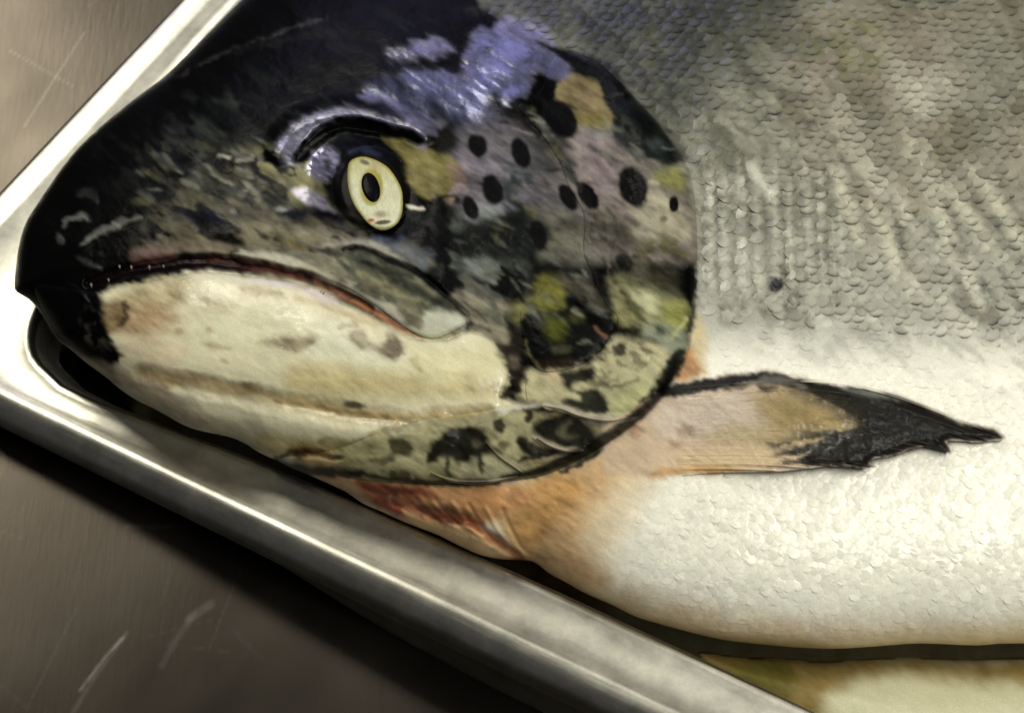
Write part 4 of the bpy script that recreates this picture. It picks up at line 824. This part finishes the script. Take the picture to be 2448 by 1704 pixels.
# bony rays in the gill membrane
for pts in (Z('F', [(560, 1360), (660, 1415), (780, 1450), (900, 1450)]), Z('F', [(610, 1125), (740, 1146), (860, 1190), (1000, 1222), (1120, 1228), (1210, 1205)]), Z('G', [(1500, 290), (1580, 370), (1680, 440), (1735, 480)]), Z('G', [(1150, 480), (1300, 530), (1500, 535), (1700, 500)])):
    P = smooth_pts(pts, False, 5); t = np.gradient(P, axis=0); t /= np.linalg.norm(t, axis=1)[:, None]; nrm = np.stack([-t[:, 1], t[:, 0]], 1)
    wv = 5.5 * np.sin(np.linspace(.25, math.pi - .25, len(P)))[:, None]; V_ = []; C_ = []
    for q, hz in ((-1, 24), (-.6, 30), (0, 33), (.6, 30), (1, 24)):
        pp = P + nrm * wv * q; V_.append(unproject(pp[:, 0], pp[:, 1], (zbase(pp[:, 0], pp[:, 1]) + hz + (16 if pts[0][1] < 990 else 0)) * PX)); C_.append(samp(colr, P[:, 0], P[:, 1]))
    n_ = len(P); F_ = [(r_ * n_ + j, r_ * n_ + j + 1, (r_ + 1) * n_ + j + 1, (r_ + 1) * n_ + j) for r_ in range(4) for j in range(n_ - 1)]
    child(new_mesh('gill_ray', np.concatenate(V_), F_, M_SKIN, None, np.concatenate(C_), np.tile([.35, .5, 0], (5 * n_, 1))), salmon)
# small hooked teeth along the upper lip
for x, y, hh in ((760, 385, 26), (835, 395, 34), (950, 395, 34), (1040, 380, 22), (690, 470, 26), (580, 505, 30)):
    (px, py), = Z('C', [(x, y)]); hh /= 2.664
    base = [unproject(px + dx, py + dy, (zbase(px, py) + 16) * PX) for dx, dy in ((-3.5, -hh), (0, -hh - 3), (3.5, -hh), (0, -hh + 3))]; tip = unproject(px + 2, py, (zbase(px, py) + 14) * PX)
    child(new_mesh('tooth', np.array(base + [tip]), [(0, 1, 4), (1, 2, 4), (2, 3, 4), (3, 0, 4), (0, 2, 1), (0, 3, 2)], M_SKIN, None, np.tile(lin((120, 112, 100)), (5, 1)), np.tile([.3, .5, 0], (5, 1))), salmon)

# eye
def ell_poly(cx, cy, rx, ry, a, n=28):
    t = np.linspace(0, 2 * math.pi, n, endpoint=False); sa, ca = math.sin(R(a)), math.cos(R(a)); p = rx * np.cos(t); q = ry * np.sin(t)
    return np.stack([cx + p * ca + q * sa, cy - p * sa + q * ca], 1)
ECX, ECY = 888, 452
EZ = float(zbase(ECX, ECY))
def ez(u, v):
    r2 = ((u - ECX) / 122) ** 2 + ((v - ECY) / 132) ** 2
    return zbase(ECX + (u - ECX) * .9, ECY + (v - ECY) * .9) * .3 + EZ * .7 + 46 * np.sqrt(np.clip(1.25 - r2, 0, 2)) - 22
def dark(u, v, d): return samp(colr, u, v)
eyeball = relief('eye', ell_poly(ECX, ECY, 98, 108, 14), *span(ell_poly(ECX, ECY, 98, 108, 14), 3), lambda u, v, d: (zbase(u, v) - 1) * (1 - sstep(0, 26, d)) + ez(u, v) * sstep(0, 26, d), lambda u, v, d: ez(u, v) - 60, M_EYE, colfn=dark)
me = eyeball.data; sfa = np.ones((len(me.vertices), 4), np.float32); sfa[:, :3] = (.5, .08, 0); me.color_attributes['Surf'].data.foreach_set('color', sfa.ravel())
child(eyeball, salmon)
IR = smooth_pts(Z('B', [(830, 680), (880, 635), (960, 622), (1060, 650), (1160, 710), (1230, 800), (1278, 900), (1290, 1010), (1280, 1110), (1240, 1190), (1160, 1240), (1080, 1240), (1000, 1190), (930, 1110), (870, 1020), (830, 900), (818, 780)]))
def iris_col(u, v, d):
    x = 600 * 0 + (u - 600) * 3.552; y = (v - 200) * 3.552
    c = np.tile(lin((200, 201, 168)), (len(u), 1))
    def mix(c, cc, m): return c + (lin(cc) - c) * m[:, None]
    c = mix(c, (206, 210, 178), sstep(950, 1080, y) * .8)
    c = mix(c, (176, 170, 98), sstep(900, 650, y) * .65)
    c = mix(c, (150, 140, 40), sstep(8, 1, d) * .8)
    pr = np.sqrt(((x - 1022) / 84) ** 2 + ((y - 880) / 132) ** 2)
    c = mix(c, (150, 140, 46), sstep(1.35, 1.0, pr) * .9)
    c = mix(c, (150, 128, 108), sstep(1.0, .2, np.hypot((x - 1100) / 90, (y - 1110) / 46)) * .8)
    c = mix(c, (170, 70, 40), sstep(1.0, .4, np.hypot((x - 1020) / 40, (y - 1160) / 22)) * .9)
    c = mix(c, (60, 36, 22), sstep(1.0, .5, np.hypot((x - 1120) / 90, (y - 1178 + (x - 1120) * .1) / 26)) * .9)
    c = mix(c, (132, 132, 70), sstep(1195, 1230, y) * .8)
    c = mix(c, (70, 62, 50), sstep(1.0, .4, np.hypot((x - 965) / 60, (y - 668 - (x - 965) * .3) / 30)) * .8)
    c = mix(c, (158, 144, 120), sstep(1.0, .3, np.hypot((x - 1060) / 60, (y - 700) / 60)) * .5)
    return c * (0.80 + .2 * vnoise(u / 4, v / 9, 3))[:, None]
iris = relief('iris', IR, *span(IR, 2.2), lambda u, v, d: ez(u, v) + 1.5 + 4 * (1 - np.exp(-d / 5)), lambda u, v, d: ez(u, v) - 3, M_EYE, smoothed=True, colfn=iris_col)
iris.parent = eyeball; iris.matrix_parent_inverse = eyeball.matrix_world.inverted()
PU = ell_poly(*Z('B', [(1018, 882)])[0], 21, 36, 16)
pupil = relief('pupil', PU, *span(PU, 2), lambda u, v, d: ez(u, v) + 6 + 3 * (1 - np.exp(-d / 4)), lambda u, v, d: ez(u, v), M_EYE, colfn=lambda u, v, d: np.tile(lin((8, 8, 14)), (len(u), 1)))
pupil.parent = eyeball; pupil.matrix_parent_inverse = eyeball.matrix_world.inverted()
for o, q_ in ((iris, (.4, .2, 0)), (pupil, (.3, .02, 0))):
    sfa = np.ones((len(o.data.vertices), 4), np.float32); sfa[:, :3] = q_; o.data.color_attributes['Surf'].data.foreach_set('color', sfa.ravel())
# nostril
NO = ell_poly(537, 397, 17, 24, 65)
child(relief('nostril', NO, *span(NO, 2), lambda u, v, d: zbase(u, v) + 1.2 - 5 * np.clip(d / 12, 0, 1), lambda u, v, d: zbase(u, v) - 14, M_SKIN, colfn=lambda u, v, d: samp(colr, u, v) * (1 - .7 * np.clip(d / 10, 0, 1))[:, None]), salmon)

# pectoral fin: membrane and its rays
ROOT = np.array([1500., 960.])
def fin_z(u, v, d):
    t = np.clip((u - 1560) / 830, 0, 1)
    return zbase(u, v) - 3 + 36 * sstep(0, .45, t) * (1 - .55 * sstep(.6, 1, t)) + 8 * np.clip(d / 20, 0, 1) * sstep(0.02, .25, t)
finP = np.array(FIN)
fin = relief('pectoral_fin', smooth_pts(FIN, True, 3), *span(FIN, 3.4), fin_z, lambda u, v, d: fin_z(u, v, d) - 9, M_SKIN, smoothed=True)
child(fin, salmon)
tips = Z('H', [(2020, 548), (1940, 566), (1860, 566), (1725, 622), (1640, 596), (1560, 600), (1480, 622), (1390, 648), (1322, 706), (1230, 708), (1100, 700), (960, 712), (800, 726)])
starts = Z('H', [(300, 290), (330, 330), (340, 370), (340, 410), (340, 450), (340, 490), (330, 530), (320, 570), (310, 610), (300, 640), (300, 665), (290, 690), (290, 715)])
for i, (a_, b_) in enumerate(zip(starts, tips)):
    mx = ((a_[0] + b_[0]) / 2, (a_[1] + b_[1]) / 2 - (70, 62, 54, 46, 40, 34, 28, 22, 18, 12, 8, 5, 2)[i])
    P = smooth_pts([a_, mx, b_], False, 16); t = np.gradient(P, axis=0); t /= np.linalg.norm(t, axis=1)[:, None]; nrm = np.stack([-t[:, 1], t[:, 0]], 1)
    wv = np.linspace(4.6, 2.0, len(P))[:, None]; V_ = []
    for q, hz in ((-1, -1), (-.5, .3), (.5, .3), (1, -1)):
        pp = P + nrm * wv * q; V_.append(unproject(pp[:, 0], pp[:, 1], (fin_z(P[:, 0], P[:, 1], 20) + hz) * PX))
    n_ = len(P); F_ = [(r_ * n_ + j, r_ * n_ + j + 1, (r_ + 1) * n_ + j + 1, (r_ + 1) * n_ + j) for r_ in range(3) for j in range(n_ - 1)]
    cc = samp(colr, P[:, 0], P[:, 1]) * 1.04
    o = new_mesh('fin_ray', np.concatenate(V_), F_, M_SKIN, None, np.tile(cc, (4, 1)), np.tile([.45, .1, 0], (4 * n_, 1)))
    o.parent = fin; o.matrix_parent_inverse = fin.matrix_world.inverted()

# scales: rounded overlapping tiles, rear edge lifted
ang_ = np.linspace(-math.pi * .55, math.pi * .55, 7)
tile = [[0.08, 0, .75]] + [[.30 * math.cos(a) + .08, .28 * math.sin(a), .68] for a in ang_] + [[.56 * math.cos(a), .54 * math.sin(a), .5 * math.cos(a) ** 2 + .02] for a in ang_] + [[-.55, .3, -1.2], [-.55, -.3, -1.2]]
tile = np.array(tile)
tile_f = [(0, i, i + 1) for i in range(1, 7)] + [(i, i + 7, i + 8) for i in range(1, 7)] + [(i, i + 8, i + 1) for i in range(1, 7)] + [(0, 7, 15), (0, 15, 16), (0, 16, 1), (7, 14, 15), (16, 8, 1)]
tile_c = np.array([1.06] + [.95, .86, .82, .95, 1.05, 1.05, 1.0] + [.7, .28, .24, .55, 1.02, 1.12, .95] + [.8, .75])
HEADS = np.array(HEAD, float)
pts = []
def lattice(u0, u1, v0, v1, du, dv, keep):
    r_ = 0; v = v0
    while v < v1:
        u = u0 + (du / 2 if r_ % 2 else 0)
        while u < u1: pts.append((u + rng.normal(0, du * .07), v + rng.normal(0, dv * .1) + (u - 1600) * .06, du, keep)); u += du
        v += dv; r_ += 1
lattice(1180, 2900, -240, 800, 30, 18, 0); lattice(1300, 2900, 760, 1580, 21, 12, 1)
pts = np.array(pts)
pu, pv = pts[:, 0], pts[:, 1]
bd = 740 + 60 * fbm(pu, pv, 120, 4, 3) + (pu - 1700) * .05
ok = np.where(pts[:, 3] == 0, pv < bd, pv >= bd)
ok &= seg_dist(pu, pv, BODYS, True) > np.where(pts[:, 3] == 0, 30, 26)
ok &= seg_dist(pu, pv, smooth_pts(GILL), True) < -9
ok &= seg_dist(pu, pv, HEADS, True) < -6
ok &= seg_dist(pu, pv, smooth_pts(FIN), True) < 4
ok &= ~((pv > 880) & (pu < 1560 - (pv - 1000) * .25 + 60 * fbm(pu, pv, 50, 2)))
ok &= ~((pu < 1725) & (pv > 740) & (pv < 1000))
ok &= (pu < 2980)
pts = pts[ok]; pu, pv, ps, pk = pts.T
zc = zbase(pu, pv); P0 = unproject(pu, pv, zc * PX)
Px = unproject(pu + 6, pv, zbase(pu + 6, pv) * PX) - unproject(pu - 6, pv, zbase(pu - 6, pv) * PX); Py = unproject(pu, pv - 6, zbase(pu, pv - 6) * PX) - unproject(pu, pv + 6, zbase(pu, pv + 6) * PX)
nrmv = np.cross(Px, Py); nrmv /= np.linalg.norm(nrmv, axis=1)[:, None]
nrmv = nrmv + rng.normal(0, 1, nrmv.shape) * np.where(pk == 0, .035, .018)[:, None]; nrmv /= np.linalg.norm(nrmv, axis=1)[:, None]
aa = np.where(pk == 0, R(-34), R(-24)) + rng.normal(0, .14, len(pu)); tx_ = Px / np.linalg.norm(Px, axis=1)[:, None]; ty_ = np.cross(nrmv, tx_)
ax = tx_ * np.cos(aa)[:, None] + ty_ * np.sin(aa)[:, None]; ay = np.cross(nrmv, ax)
size = ps * 1.16 * PX * (1 + rng.normal(0, .07, len(pu)))
lift = np.where(pk == 0, 1.5, .8) * PX
cc = sum(samp(colr, pu + a_, pv + b_) for a_, b_ in ((0, 0), (16, 12), (-16, -12), (30, 26), (-30, -26), (14, -18), (-14, 18))) / 7
var = np.exp(rng.normal(0, np.where(pk == 0, .07, .012)))
cc = np.clip(cc * (np.where(pk == 0, 1.08, 1.0) * var)[:, None], 0, .86)
order = np.argsort(np.hypot(pu - 2230, (pv - 260) * 1.1) + 1e5 * ((pu > 2440) | (pv < 8)) + 1e5 * (pk == 1))
single = order[:300]; rest = order[300:]
tme = None
from mathutils import Matrix
for i in single:
    if tme is None:
        o = new_mesh('scale', tile, tile_f, M_SCALE, None, np.tile(tile_c[:, None], (1, 3)), np.tile([.36, .6, 0], (len(tile), 1))); tme = o.data
    else:
        o = bpy.data.objects.new('scale', tme); col.objects.link(o)
    m4 = Matrix.Identity(4); s_ = size[i]
    for r_ in range(3): m4[r_][0] = ax[i][r_] * s_; m4[r_][1] = ay[i][r_] * s_; m4[r_][2] = nrmv[i][r_] * lift[i]; m4[r_][3] = P0[i][r_]
    o.parent = salmon; o.matrix_parent_inverse = salmon.matrix_world.inverted(); o.matrix_basis = m4
    o.color = (*[float(x) for x in cc[i]], 1)
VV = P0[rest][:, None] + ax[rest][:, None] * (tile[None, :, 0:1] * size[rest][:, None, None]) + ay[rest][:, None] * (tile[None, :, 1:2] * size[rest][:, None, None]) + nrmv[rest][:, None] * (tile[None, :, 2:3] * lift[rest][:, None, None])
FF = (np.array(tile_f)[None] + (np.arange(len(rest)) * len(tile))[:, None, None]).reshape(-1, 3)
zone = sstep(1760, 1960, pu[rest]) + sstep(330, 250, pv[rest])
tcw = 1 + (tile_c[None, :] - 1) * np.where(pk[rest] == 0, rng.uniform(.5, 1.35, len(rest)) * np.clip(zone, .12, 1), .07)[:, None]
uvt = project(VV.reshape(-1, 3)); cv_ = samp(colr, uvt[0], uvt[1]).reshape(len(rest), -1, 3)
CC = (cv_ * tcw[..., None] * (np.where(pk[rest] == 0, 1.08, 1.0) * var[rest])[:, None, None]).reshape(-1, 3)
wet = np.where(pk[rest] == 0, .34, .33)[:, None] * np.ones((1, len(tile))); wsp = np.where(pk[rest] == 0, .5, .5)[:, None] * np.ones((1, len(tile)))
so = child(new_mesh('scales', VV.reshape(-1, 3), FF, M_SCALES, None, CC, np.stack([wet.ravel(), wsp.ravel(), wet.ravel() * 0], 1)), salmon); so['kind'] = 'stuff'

# ------------------------------------------------------------------ the second fish underneath
LOW = [(1668, 1560), (1740, 1566), (1800, 1572), (1860, 1570), (1950, 1580), (2050, 1576), (2180, 1570), (2300, 1578), (2450, 1572), (2700, 1585), (3500, 1560), (3700, 1800), (3500, 2080), (3100, 2160), (2800, 2110), (2500, 1985), (2200, 1850), (1960, 1735), (1800, 1660), (1710, 1612)]
LOWS = smooth_pts(LOW, True, 4)
fish2 = thing('salmon', 'second salmon lying underneath the first, only its cream belly showing at the lower right', 'fish', tuple(unproject(2600, 1720, 0.0)))
bpy.context.view_layer.update()
child(relief('body', LOWS, np.concatenate([np.arange(1630, 2480, 7), np.arange(2490, 3830, 40)]), np.concatenate([np.arange(1550, 1760, 7), np.arange(1770, 2180, 20)]),
      lambda u, v, d: 50 + 100 * np.sqrt(np.clip(1 - (1 - np.clip(d / 150, 0, 1)) ** 2, 0, 1)) + 3 * fbm(u, v, 40, 2), lambda u, v, d: 50 - np.clip(d, 0, 46), M_SKIN, smoothed=True,
      colfn=lambda u, v, d: samp(colr, u, np.maximum(v, 1570))), fish2)
